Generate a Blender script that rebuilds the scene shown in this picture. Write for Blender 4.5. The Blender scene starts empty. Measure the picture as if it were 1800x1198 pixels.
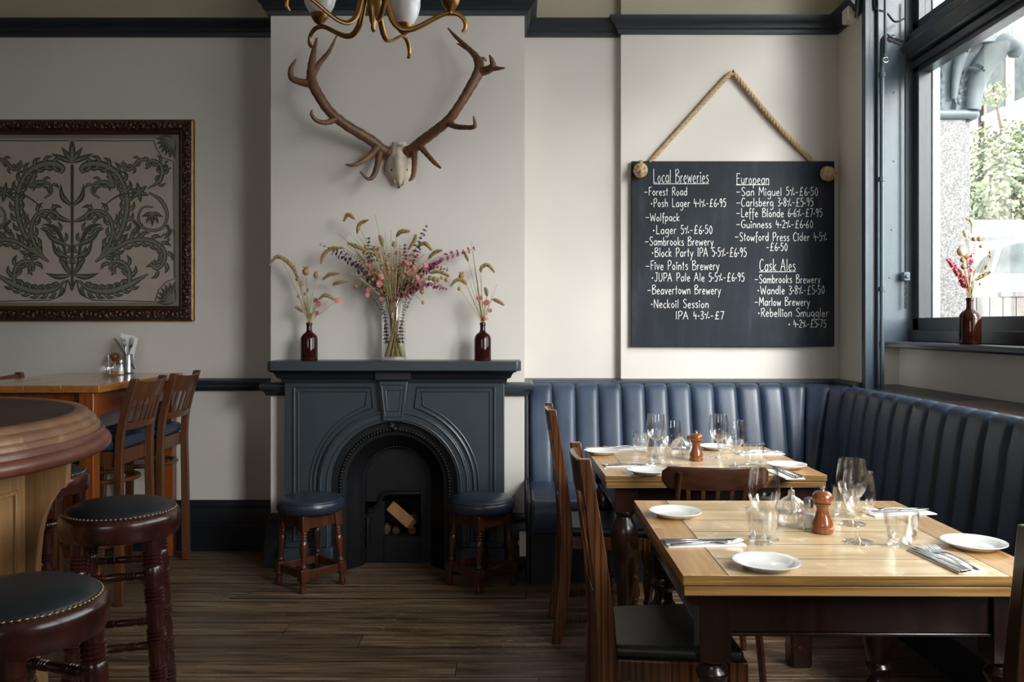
import bpy, math, random
from mathutils import Vector, Matrix, Euler

C = bpy.context.scene.collection
SC = bpy.context.scene
PI = math.pi
R = math.radians
RND = random.Random(7)

# ---------------------------------------------------------------- camera, world, daylight, exposure
EYE, F, CX, HY = 1.34, 1500.0, 900.0, 572.0
cam_data = bpy.data.cameras.new('camera')
cam_data.sensor_width = 36.0
cam_data.lens = 36.0 * F / 1800.0
cam_data.shift_y = -27.0 / 1800.0
cam_data.clip_start = 0.05
cam_data.clip_end = 200
cam = bpy.data.objects.new('camera', cam_data)
C.objects.link(cam)
cam.location = (0, 0, EYE)
cam.rotation_euler = (PI / 2, 0, 0)
SC.camera = cam

SC.view_settings.view_transform = 'Standard'
SC.view_settings.look = 'None'
SC.view_settings.gamma = 1.0
SC.view_settings.use_curve_mapping = False
SC.view_settings.exposure = 0.3
SC.cycles.transparent_max_bounces = 48
SC.cycles.max_bounces = 16
SC.cycles.diffuse_bounces = 6

world = bpy.data.worlds.new('overcast_sky')
SC.world = world
world.use_nodes = True
bg = world.node_tree.nodes['Background']
bg.inputs[0].default_value = (0.97, 0.98, 1.0, 1)
bg.inputs[1].default_value = 4.4

# the bright gap of sky between the houses opposite: low, middle and high part
for el, energy in ((11, 1.9), (23, 2.6), (42, 4.8)):
    d = bpy.data.lights.new('soft_daylight', 'SUN')
    d.energy = energy
    d.angle = R(22)
    d.color = (1.0, 0.98, 0.955)
    o = bpy.data.objects.new('soft_daylight', d)
    C.objects.link(o)
    az, e_ = R(-53), R(el)
    o.rotation_euler = Vector((math.cos(az) * math.cos(e_), math.sin(az) * math.cos(e_), math.sin(e_))).to_track_quat('Z', 'Y').to_euler()


def portal(loc, rot, sx, sy):
    d = bpy.data.lights.new('window_portal', 'AREA')
    d.shape = 'RECTANGLE'
    d.size, d.size_y = sx, sy
    d.cycles.is_portal = True
    o = bpy.data.objects.new('window_portal', d)
    C.objects.link(o)
    o.location = loc
    o.rotation_euler = rot


portal((-1.4, -3.66, 2.35), (PI / 2, 0, 0), 2.2, 1.3)
for (ya, yb) in ((1.35, 4.95), (-0.8, 1.25)):
    portal((2.52, (ya + yb) / 2, 2.45), (0, PI / 2, 0), 2.4, yb - ya)


def P(px, py, Y):
    """a point of the photograph at distance Y from the camera"""
    return Vector(((px - CX) / F * Y, Y, EYE - (py - HY) / F * Y))


def PZ(px, py, Z):
    """a point of the photograph on the level plane at height Z"""
    return P(px, py, F * (EYE - Z) / (py - HY))


# ---------------------------------------------------------------- mesh builder
class MB:
    def __init__(self):
        self.v, self.f = [], []

    def add(self, vs, fs, M=None):
        b = len(self.v)
        self.v += [tuple(M @ Vector(p)) if M else tuple(p) for p in vs]
        self.f += [tuple(b + i for i in f) for f in fs]
        return self

    def box(self, x0, x1, y0, y1, z0, z1, M=None):
        vs = [(x0, y0, z0), (x1, y0, z0), (x1, y1, z0), (x0, y1, z0), (x0, y0, z1), (x1, y0, z1), (x1, y1, z1), (x0, y1, z1)]
        return self.add(vs, [(3, 2, 1, 0), (4, 5, 6, 7), (0, 1, 5, 4), (1, 2, 6, 5), (2, 3, 7, 6), (3, 0, 4, 7)], M)

    def beam(self, a, b, w, d, up=(0, 0, 1), w2=None, d2=None):
        """a bar of section w x d from a to b"""
        a, b = Vector(a), Vector(b)
        t = (b - a).normalized()
        s = t.cross(Vector(up))
        if s.length < 1e-4:
            s = t.cross(Vector((0, 1, 0)))
        s.normalize()
        u = s.cross(t)
        w2 = w if w2 is None else w2
        d2 = d if d2 is None else d2
        vs = []
        for p, ww, dd in ((a, w, d), (b, w2, d2)):
            for i, j in ((-1, -1), (1, -1), (1, 1), (-1, 1)):
                vs.append(p + s * (i * ww / 2) + u * (j * dd / 2))
        return self.add(vs, [(3, 2, 1, 0), (4, 5, 6, 7), (0, 1, 5, 4), (1, 2, 6, 5), (2, 3, 7, 6), (3, 0, 4, 7)])

    def lathe(self, prof, seg=24, c=(0, 0, 0), M=None, lobes=0, amp=0.0, sx=1, sy=1, closed=False):
        """profile of (r, z) turned about z"""
        vs, fs = [], []
        n = len(prof)
        for r, z in prof:
            for k in range(seg):
                a = 2 * PI * k / seg
                rr = r * (1 + amp * math.cos(lobes * a)) if lobes else r
                vs.append((c[0] + rr * sx * math.cos(a), c[1] + rr * sy * math.sin(a), c[2] + z))
        for i in range(n - 1):
            for k in range(seg):
                k2 = (k + 1) % seg
                fs.append((i * seg + k, i * seg + k2, (i + 1) * seg + k2, (i + 1) * seg + k))
        if closed:
            for k in range(seg):
                k2 = (k + 1) % seg
                fs.append(((n - 1) * seg + k, (n - 1) * seg + k2, k2, k))
        else:
            if prof[0][0] > 1e-5:
                fs.append(tuple(range(seg - 1, -1, -1)))
            if prof[-1][0] > 1e-5:
                fs.append(tuple((n - 1) * seg + k for k in range(seg)))
        return self.add(vs, fs, M)

    def tube(self, pts, r, seg=8, flat=None, caps=True, up=None):
        """tube through points, r a number or a list; flat=(su, sv) squashes the section"""
        pts = [Vector(p) for p in pts]
        n = len(pts)
        rs = [r] * n if isinstance(r, (int, float)) else list(r)
        su, sv = flat or (1, 1)
        vs, fs = [], []
        prev = Vector(up) if up else None
        for i in range(n):
            t = (pts[min(i + 1, n - 1)] - pts[max(i - 1, 0)])
            if t.length < 1e-9:
                t = Vector((0, 0, 1))
            t.normalize()
            if prev is None:
                prev = Vector((0, 0, 1)) if abs(t.z) < 0.9 else Vector((0, 1, 0))
            u = prev - t * prev.dot(t)
            if u.length < 1e-5:
                u = t.orthogonal()
            u.normalize()
            w = t.cross(u)
            prev = u
            for k in range(seg):
                a = 2 * PI * k / seg
                vs.append(pts[i] + (u * (math.cos(a) * su) + w * (math.sin(a) * sv)) * rs[i])
        for i in range(n - 1):
            for k in range(seg):
                k2 = (k + 1) % seg
                fs.append((i * seg + k, i * seg + k2, (i + 1) * seg + k2, (i + 1) * seg + k))
        if caps:
            fs.append(tuple(range(seg - 1, -1, -1)))
            fs.append(tuple((n - 1) * seg + k for k in range(seg)))
        return self.add(vs, fs)

    def prism(self, poly, d0, d1, axis='y', M=None):
        """polygon of 2D points pushed along an axis: y -> (x,z), z -> (x,y), x -> (y,z)"""
        def q(p, d):
            return {'y': (p[0], d, p[1]), 'z': (p[0], p[1], d), 'x': (d, p[0], p[1])}[axis]
        n = len(poly)
        vs = [q(p, d0) for p in poly] + [q(p, d1) for p in poly]
        fs = [tuple(range(n - 1, -1, -1)), tuple(range(n, 2 * n))]
        for i in range(n):
            j = (i + 1) % n
            fs.append((i, j, n + j, n + i))
        return self.add(vs, fs, M)

    def sweep(self, path, prof, closed=False):
        """moulding: profile of (out, up) carried along level points path; out is to the side of travel"""
        n, m = len(path), len(prof)
        vs, fs = [], []
        path = [Vector(p) for p in path]
        for i in range(n):
            a = path[i - 1] if (i > 0 or closed) else None
            b = path[(i + 1) % n] if (i < n - 1 or closed) else None
            d1 = (path[i] - a).normalized() if a is not None else None
            d2 = (b - path[i]).normalized() if b is not None else None
            d1 = d1 or d2
            d2 = d2 or d1
            n1 = Vector((d1.y, -d1.x, 0))
            n2 = Vector((d2.y, -d2.x, 0))
            m_ = (n1 + n2)
            m_ = m_ / max(0.2, m_.dot(n1)) if m_.length > 1e-6 else n1
            for o, u in prof:
                vs.append(path[i] + m_ * o + Vector((0, 0, u)))
        for i in range(n if closed else n - 1):
            j = (i + 1) % n
            for k in range(m):
                k2 = (k + 1) % m
                fs.append((i * m + k, i * m + k2, j * m + k2, j * m + k))
        if not closed:
            fs.append(tuple(range(m - 1, -1, -1)))
            fs.append(tuple((n - 1) * m + k for k in range(m)))
        return self.add(vs, fs)

    def ball(self, c, rx, ry=None, rz=None, seg=12, rings=8, M=None):
        ry = rx if ry is None else ry
        rz = rx if rz is None else rz
        vs, fs = [(c[0], c[1], c[2] - rz)], []
        for i in range(1, rings):
            t = -PI / 2 + PI * i / rings
            for k in range(seg):
                a = 2 * PI * k / seg
                vs.append((c[0] + rx * math.cos(t) * math.cos(a), c[1] + ry * math.cos(t) * math.sin(a), c[2] + rz * math.sin(t)))
        vs.append((c[0], c[1], c[2] + rz))
        for k in range(seg):
            fs.append((0, 1 + (k + 1) % seg, 1 + k))
            fs.append((len(vs) - 1, 1 + (rings - 2) * seg + k, 1 + (rings - 2) * seg + (k + 1) % seg))
        for i in range(rings - 2):
            for k in range(seg):
                k2 = (k + 1) % seg
                fs.append((1 + i * seg + k, 1 + i * seg + k2, 1 + (i + 1) * seg + k2, 1 + (i + 1) * seg + k))
        return self.add(vs, fs, M)

    def build(self, name, m=None, parent=None, bevel=0, smooth=40, sub=0, loc=None, seg=2):
        me = bpy.data.meshes.new(name)
        me.from_pydata(self.v, [], self.f)
        me.validate()
        if smooth:
            for p in me.polygons:
                p.use_smooth = True
            me.set_sharp_from_angle(angle=R(smooth))
        if m:
            me.materials.append(m)
        o = bpy.data.objects.new(name, me)
        C.objects.link(o)
        if parent:
            o.parent = parent
        if loc:
            o.location = loc
        if bevel:
            b = o.modifiers.new('bevel', 'BEVEL')
            b.width = bevel
            b.segments = seg
            b.limit_method = 'ANGLE'
            b.angle_limit = R(35)
        if sub:
            s = o.modifiers.new('smooth', 'SUBSURF')
            s.levels = s.render_levels = sub
        return o


def tag(o, label, cat, group=None, kind=None):
    o['label'] = label
    o['category'] = cat
    if group:
        o['group'] = group
    if kind:
        o['kind'] = kind
    return o


def thing(name, label, cat, loc=(0, 0, 0), rz=0.0, group=None):
    o = bpy.data.objects.new(name, None)
    o.empty_display_size = 0.05
    C.objects.link(o)
    o.location = loc
    o.rotation_euler = (0, 0, rz)
    return tag(o, label, cat, group)


def struct(o):
    o['kind'] = 'structure'
    return o


KIDS = {}


def kids(o):
    return [c for c in bpy.data.objects if c.parent == o]


def dup(o, loc=None, rz=None, label=None, parent=None):
    c = o.copy()
    C.objects.link(c)
    if parent:
        c.parent = parent
    if loc is not None:
        c.location = loc
    if rz is not None:
        c.rotation_euler = (0, 0, rz)
    if label:
        c['label'] = label
    for ch in kids(o):
        dup(ch, parent=c)
    return c


def spline(pts, n=6):
    """Catmull-Rom through points, n steps per span"""
    pts = [Vector(p) for p in pts]
    if len(pts) < 3:
        return [pts[0].lerp(pts[-1], i / n) for i in range(n + 1)]
    out = []
    for i in range(len(pts) - 1):
        p0 = pts[i - 1] if i else pts[0] * 2 - pts[1]
        p1, p2 = pts[i], pts[i + 1]
        p3 = pts[i + 2] if i + 2 < len(pts) else pts[-1] * 2 - pts[-2]
        for k in range(n):
            t = k / n
            out.append(0.5 * ((2 * p1) + (p2 - p0) * t + (2 * p0 - 5 * p1 + 4 * p2 - p3) * t * t + (3 * p1 - p0 - 3 * p2 + p3) * t ** 3))
    out.append(pts[-1])
    return out


def lerpr(rs, n):
    """radii list stretched over n points"""
    out = []
    for i in range(n):
        t = i / (n - 1) * (len(rs) - 1)
        k = min(int(t), len(rs) - 2)
        out.append(rs[k] + (rs[k + 1] - rs[k]) * (t - k))
    return out


# ---------------------------------------------------------------- materials
def nodes(name):
    m = bpy.data.materials.new(name)
    m.use_nodes = True
    nt = m.node_tree
    return m, nt, nt.nodes['Principled BSDF']


def N(nt, kind, **kw):
    n = nt.nodes.new(kind)
    for k, v in kw.items():
        if k in n.inputs:
            n.inputs[k].default_value = v
        else:
            setattr(n, k, v)
    return n


def ramp(nt, fac, stops):
    r = nt.nodes.new('ShaderNodeValToRGB')
    el = r.color_ramp.elements
    while len(el) < len(stops):
        el.new(0.5)
    for e, (p, c) in zip(el, stops):
        e.position = p
        e.color = (c[0], c[1], c[2], 1)
    nt.links.new(fac, r.inputs[0])
    return r.outputs[0]


def bump(nt, b, h, strength=0.3, dist=0.005):
    n = nt.nodes.new('ShaderNodeBump')
    n.inputs['Strength'].default_value = strength
    n.inputs['Distance'].default_value = dist
    nt.links.new(h, n.inputs['Height'])
    nt.links.new(n.outputs[0], b.inputs['Normal'])


def paint(name, c, rough=0.5, var=0.12, scale=3.0, bstr=0.08, bscale=40, metal=0.0, coat=0.0, spec=0.5):
    """a plain painted or solid surface with faint mottling"""
    m, nt, b = nodes(name)
    tc = N(nt, 'ShaderNodeTexCoord')
    n1 = N(nt, 'ShaderNodeTexNoise', Scale=scale, Detail=5.0)
    nt.links.new(tc.outputs['Object'], n1.inputs['Vector'])
    lo = [x * (1 - var) for x in c]
    hi = [min(1, x * (1 + var)) for x in c]
    nt.links.new(ramp(nt, n1.outputs['Fac'], [(0.3, lo), (0.7, hi)]), b.inputs['Base Color'])
    b.inputs['Roughness'].default_value = rough
    b.inputs['Metallic'].default_value = metal
    b.inputs['Coat Weight'].default_value = coat
    b.inputs['Specular IOR Level'].default_value = spec
    if bstr:
        n2 = N(nt, 'ShaderNodeTexNoise', Scale=bscale, Detail=3.0)
        nt.links.new(tc.outputs['Object'], n2.inputs['Vector'])
        bump(nt, b, n2.outputs['Fac'], bstr)
    return m


def wood(name, dark, light, axis=2, rough=0.38, scale=6.0, stretch=12.0, coat=0.0, bstr=0.12, worn=None, wamt=0.55, stripes=0.0):
    """grain drawn out along an axis; worn = colour of rubbed patches"""
    m, nt, b = nodes(name)
    tc = N(nt, 'ShaderNodeTexCoord')
    mp = N(nt, 'ShaderNodeMapping')
    s = [scale * stretch * 0.5] * 3
    s[axis] = scale * 0.5
    mp.inputs['Scale'].default_value = s
    nt.links.new(tc.outputs['Object'], mp.inputs['Vector'])
    n1 = N(nt, 'ShaderNodeTexNoise', Scale=1.0, Detail=7.0, Roughness=0.65, Distortion=0.4)
    nt.links.new(mp.outputs[0], n1.inputs['Vector'])
    mid = [(a + c) / 2 for a, c in zip(dark, light)]
    col = ramp(nt, n1.outputs['Fac'], [(0.28, dark), (0.5, mid), (0.72, light)])
    if worn:
        n3 = N(nt, 'ShaderNodeTexNoise', Scale=9.0, Detail=6.0, Roughness=0.7)
        nt.links.new(tc.outputs['Object'], n3.inputs['Vector'])
        k = ramp(nt, n3.outputs['Fac'], [(wamt, (0, 0, 0)), (wamt + 0.12, (1, 1, 1))])
        mx = N(nt, 'ShaderNodeMix', data_type='RGBA')
        nt.links.new(k, mx.inputs[0])
        nt.links.new(col, mx.inputs[6])
        mx.inputs[7].default_value = (*worn, 1)
        col = mx.outputs[2]
    if stripes:
        m2 = N(nt, 'ShaderNodeMapping')
        m2.inputs['Scale'].default_value = (1, 1, 0.10)
        nt.links.new(tc.outputs['Object'], m2.inputs['Vector'])
        wv = N(nt, 'ShaderNodeTexWave', Scale=stripes, Distortion=9.0, Detail=3.0)
        wv.inputs['Detail Scale'].default_value = 0.6
        wv.bands_direction = 'Y'
        nt.links.new(m2.outputs[0], wv.inputs['Vector'])
        k2 = ramp(nt, wv.outputs['Fac'], [(0.0, (0.18, 0.15, 0.12)), (0.30, (1, 1, 1))])
        mu = N(nt, 'ShaderNodeMix', data_type='RGBA', blend_type='MULTIPLY')
        mu.inputs[0].default_value = 0.85
        nt.links.new(col, mu.inputs[6])
        nt.links.new(k2, mu.inputs[7])
        col = mu.outputs[2]
    nt.links.new(col, b.inputs['Base Color'])
    b.inputs['Roughness'].default_value = rough
    b.inputs['Coat Weight'].default_value = coat
    b.inputs['Coat Roughness'].default_value = 0.15
    bump(nt, b, n1.outputs['Fac'], bstr, 0.003)
    return m


def clear(name, tint=(1, 1, 1), edge=0.6, gloss=0.07, rough=0.02, edgecol=(0.75, 0.8, 0.82)):
    """thin clear glass: see-through with mirror glints that strengthen towards the rim"""
    m = bpy.data.materials.new(name)
    m.use_nodes = True
    nt = m.node_tree
    nt.nodes.clear()
    out = N(nt, 'ShaderNodeOutputMaterial')
    tr = N(nt, 'ShaderNodeBsdfTransparent')
    tr.inputs[0].default_value = (*tint, 1)
    gl = N(nt, 'ShaderNodeBsdfGlossy', Roughness=rough)
    gl.inputs[0].default_value = (*edgecol, 1)
    lw = N(nt, 'ShaderNodeLayerWeight', Blend=0.35)
    mr = N(nt, 'ShaderNodeMapRange')
    mr.inputs['From Min'].default_value = 0.15
    mr.inputs['From Max'].default_value = 1.0
    mr.inputs['To Min'].default_value = gloss
    mr.inputs['To Max'].default_value = edge
    nt.links.new(lw.outputs['Facing'], mr.inputs[0])
    mx = N(nt, 'ShaderNodeMixShader')
    nt.links.new(mr.outputs[0], mx.inputs[0])
    nt.links.new(tr.outputs[0], mx.inputs[1])
    nt.links.new(gl.outputs[0], mx.inputs[2])
    nt.links.new(mx.outputs[0], out.inputs[0])
    return m


M = {}
M['wall'] = paint('cream_wall_paint', (0.585, 0.552, 0.513), 0.6, 0.05, 1.6, 0.10, 9)
M['frieze'] = paint('olive_wall_paint', (0.40, 0.365, 0.27), 0.6, 0.06, 1.6, 0.08, 9)
M['ceiling'] = paint('ceiling_paint', (0.50, 0.46, 0.40), 0.8, 0.04)
M['unseen_wall'] = paint('unseen_wall_bounce_tone', (0.27, 0.22, 0.185), 0.6, 0.1)  # unseen walls, tone set by how much light they should bounce
M['blue'] = paint('slate_blue_gloss_paint', (0.029, 0.040, 0.050), 0.36, 0.10, 5, 0.10, 30)
M['trimdark'] = paint('dark_trim_paint', (0.014, 0.019, 0.026), 0.38, 0.10, 5, 0.08, 30)
M['skirt'] = paint('black_blue_skirting_paint', (0.008, 0.010, 0.014), 0.4, 0.10, 5, 0.05, 30)
M['iron'] = paint('black_cast_iron', (0.0045, 0.0048, 0.006), 0.5, 0.2, 20, 0.15, 60, spec=0.35)
M['soot'] = paint('sooty_firebrick', (0.006, 0.006, 0.006), 0.9, 0.3, 15, 0.3, 25)
M['steelblue'] = paint('blue_painted_iron', (0.055, 0.078, 0.098), 0.3, 0.12, 3, 0.12, 25)
M['windowdark'] = paint('dark_window_frame_paint', (0.010, 0.013, 0.017), 0.33, 0.10, 5, 0.06, 30)
M['palestile'] = paint('pale_blue_outer_frame', (0.36, 0.46, 0.47), 0.5, 0.06)
M['white_plastic'] = paint('white_plastic', (0.62, 0.58, 0.52), 0.4, 0.05)
M['nickel'] = paint('dull_steel', (0.45, 0.46, 0.47), 0.28, 0.08, 20, 0, metal=1.0)
M['cutlery'] = paint('polished_cutlery_steel', (0.62, 0.62, 0.63), 0.16, 0.04, 20, 0, metal=1.0)
M['brass'] = paint('aged_brass', (0.30, 0.165, 0.055), 0.32, 0.18, 12, 0, metal=1.0)
M['nail'] = paint('antique_nail_heads', (0.30, 0.22, 0.13), 0.35, 0.2, 40, 0, metal=1.0)
M['gold'] = paint('worn_gilt', (0.17, 0.085, 0.024), 0.42, 0.3, 25, 0.1, 60, metal=0.7)
M['china'] = paint('white_china', (0.80, 0.80, 0.79), 0.12, 0.01, 3, 0, coat=0.4)
M['napkin'] = paint('white_paper_napkin', (0.80, 0.80, 0.80), 0.9, 0.03, 20, 0.1, 90)
M['salt'] = paint('table_salt', (0.85, 0.85, 0.84), 0.8, 0.03, 80, 0.2, 200)


def leather(name, lo, hi, rough=0.36, scale=4.0):
    m, nt, b = nodes(name)
    tc = N(nt, 'ShaderNodeTexCoord')
    n1 = N(nt, 'ShaderNodeTexNoise', Scale=scale, Detail=8.0, Roughness=0.6)
    nt.links.new(tc.outputs['Object'], n1.inputs['Vector'])
    nt.links.new(ramp(nt, n1.outputs['Fac'], [(0.3, lo), (0.72, hi)]), b.inputs['Base Color'])
    nt.links.new(ramp(nt, n1.outputs['Fac'], [(0.3, (rough - .06,) * 3), (0.7, (rough + .1,) * 3)]), b.inputs['Roughness'])
    v = N(nt, 'ShaderNodeTexVoronoi', Scale=160.0)
    nt.links.new(tc.outputs['Object'], v.inputs['Vector'])
    bump(nt, b, v.outputs['Distance'], 0.12, 0.002)
    return m


M['leather'] = leather('navy_blue_leather', (0.016, 0.027, 0.052), (0.040, 0.062, 0.105), 0.38)
M['leather_stool'] = leather('midnight_blue_leather', (0.012, 0.017, 0.031), (0.024, 0.033, 0.056), 0.3)
M['leather_black'] = leather('black_teal_leather', (0.006, 0.009, 0.012), (0.014, 0.02, 0.026), 0.38)
M['leather_green'] = leather('black_green_leather', (0.012, 0.015, 0.013), (0.022, 0.027, 0.022), 0.42)
M['leather_bar'] = leather('oxblood_bar_leather', (0.050, 0.022, 0.018), (0.075, 0.034, 0.028), 0.42)

M['oak_x'] = wood('pale_oak_boards', (0.54, 0.36, 0.18), (0.79, 0.62, 0.39), 0, 0.26, 4, 14, 0.3, worn=(0.83, 0.69, 0.48), wamt=0.56)
M['oak_y'] = wood('pale_oak_end_boards', (0.38, 0.19, 0.065), (0.66, 0.42, 0.18), 1, 0.27, 4, 14, 0.3, worn=(0.70, 0.50, 0.28), wamt=0.60)
M['oak_edge'] = wood('amber_oak_edge', (0.03, 0.012, 0.005), (0.46, 0.25, 0.075), 0, 0.34, 3, 40, 0.1)
M['leg_dark'] = wood('dark_stained_leg_oak', (0.0035, 0.0015, 0.001), (0.017, 0.0055, 0.0035), 2, 0.26, 6, 8, 0.25)
M['leg_worn'] = wood('worn_dark_leg_oak', (0.007, 0.003, 0.002), (0.032, 0.010, 0.005), 2, 0.26, 6, 8, 0.3, worn=(0.22, 0.09, 0.03), wamt=0.60)
M['chair'] = wood('brown_chair_oak', (0.030, 0.010, 0.003), (0.165, 0.058, 0.018), 2, 0.30, 4, 46, 0.2, stripes=16.0)
M['dark_wood'] = wood('dark_wood_and_backlit_chair', (0.012, 0.005, 0.003), (0.05, 0.018, 0.009), 2, 0.30, 5, 12, 0.2)  # darkened chair wood for the backlit chair, also dark seams and a ledge board
M['bistro'] = wood('dark_brown_bentwood', (0.022, 0.008, 0.004), (0.075, 0.026, 0.012), 0, 0.32, 6, 10, 0.2, worn=(0.16, 0.065, 0.03), wamt=0.66)
M['stool'] = wood('dark_red_mahogany', (0.016, 0.004, 0.003), (0.060, 0.014, 0.009), 2, 0.24, 4, 6, 0.35)
M['stool_brown'] = wood('red_brown_stool_wood', (0.020, 0.006, 0.003), (0.095, 0.027, 0.010), 2, 0.3, 6, 8, 0.3, worn=(0.028, 0.010, 0.006), wamt=0.57)
M['barchair'] = wood('mid_brown_beech', (0.045, 0.016, 0.007), (0.15, 0.058, 0.024), 2, 0.36, 5, 12, 0.1, worn=(0.17, 0.085, 0.045), wamt=0.64)
M['pine_x'] = wood('orange_pine_top', (0.28, 0.105, 0.026), (0.46, 0.20, 0.055), 1, 0.16, 4, 14, 0.5)
M['pine_leg'] = wood('red_orange_pine_leg', (0.16, 0.035, 0.008), (0.33, 0.085, 0.018), 2, 0.25, 4, 12, 0.3)
M['bar_oak'] = wood('honey_bar_oak', (0.24, 0.115, 0.042), (0.50, 0.28, 0.12), 2, 0.42, 4, 14, 0.1)
M['bar_rim'] = wood('worn_bar_rim', (0.15, 0.062, 0.030), (0.36, 0.195, 0.095), 2, 0.36, 3, 5, 0.15, worn=(0.42, 0.25, 0.13), wamt=0.58)
M['bar_red'] = wood('red_bar_moulding', (0.11, 0.030, 0.018), (0.22, 0.078, 0.045), 2, 0.34, 3, 5, 0.2, worn=(0.28, 0.14, 0.08), wamt=0.62)
M['mill'] = wood('polished_cherry_mill', (0.15, 0.040, 0.012), (0.30, 0.088, 0.026), 2, 0.2, 6, 5, 0.5)
M['frame'] = wood('carved_brown_frame', (0.018, 0.007, 0.003), (0.075, 0.026, 0.010), 0, 0.34, 8, 6, 0.2)
M['log'] = wood('split_firewood', (0.22, 0.10, 0.04), (0.42, 0.21, 0.09), 0, 0.8, 6, 12)
M['bark'] = wood('log_bark', (0.06, 0.028, 0.014), (0.16, 0.075, 0.035), 0, 0.9, 10, 5)
M['antler'] = wood('brown_antler_horn', (0.055, 0.022, 0.010), (0.19, 0.090, 0.046), 2, 0.5, 9, 4, bstr=0.4, worn=(0.30, 0.19, 0.12), wamt=0.64)
M['bone'] = paint('old_bone', (0.62, 0.54, 0.42), 0.6, 0.25, 14, 0.35, 40)
M['rope'] = paint('sisal_rope', (0.44, 0.31, 0.175), 0.85, 0.2, 60, 0.3, 200)
M['slate'] = None

M['glass'] = clear('clear_drinking_glass', (1, 1, 1), 0.75, 0.04, edgecol=(1, 1, 1))
M['glass_thick'] = clear('thick_pressed_glass', (0.99, 0.995, 0.995), 0.70, 0.09, 0.03, edgecol=(1, 1, 1))
M['pane'] = clear('window_pane_glass', (0.97, 0.985, 0.98), 0.30, 0.03, edgecol=(0.9, 0.9, 0.9))


def amber():
    m, nt, b = nodes('brown_bottle_glass')
    b.inputs['Base Color'].default_value = (0.040, 0.010, 0.006, 1)
    b.inputs['Roughness'].default_value = 0.06
    b.inputs['Coat Weight'].default_value = 0.5
    out = nt.nodes['Material Output']
    tr = N(nt, 'ShaderNodeBsdfTransparent')
    tr.inputs[0].default_value = (0.42, 0.085, 0.035, 1)
    mx = N(nt, 'ShaderNodeMixShader', Fac=0.55)
    nt.links.new(b.outputs[0], mx.inputs[1])
    nt.links.new(tr.outputs[0], mx.inputs[2])
    nt.links.new(mx.outputs[0], out.inputs[0])
    return m


M['amber'] = amber()
M['opal'] = paint('white_opal_glass', (0.72, 0.71, 0.74), 0.2, 0.02, 3, 0, coat=0.5)
M['grass'] = paint('dry_straw_stem', (0.30, 0.25, 0.10), 0.8, 0.25, 30, 0)
M['millet'] = paint('dried_millet', (0.32, 0.225, 0.080), 0.9, 0.35, 90, 0.5, 250)
M['bunny'] = paint('bleached_grass_head', (0.72, 0.62, 0.42), 0.9, 0.2, 90, 0.4, 250)
M['pod'] = paint('tan_seed_pod', (0.34, 0.19, 0.075), 0.8, 0.3, 60, 0.3, 120)
M['pink'] = paint('pink_strawflower', (0.62, 0.25, 0.235), 0.75, 0.45, 70, 0)
M['magenta'] = paint('dyed_magenta_leaf', (0.20, 0.035, 0.065), 0.6, 0.4, 40, 0)
M['plum'] = paint('dark_plum_leaf', (0.055, 0.026, 0.040), 0.6, 0.4, 40, 0)
M['red'] = paint('dyed_red_leaf', (0.45, 0.02, 0.05), 0.6, 0.3, 40, 0)


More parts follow.
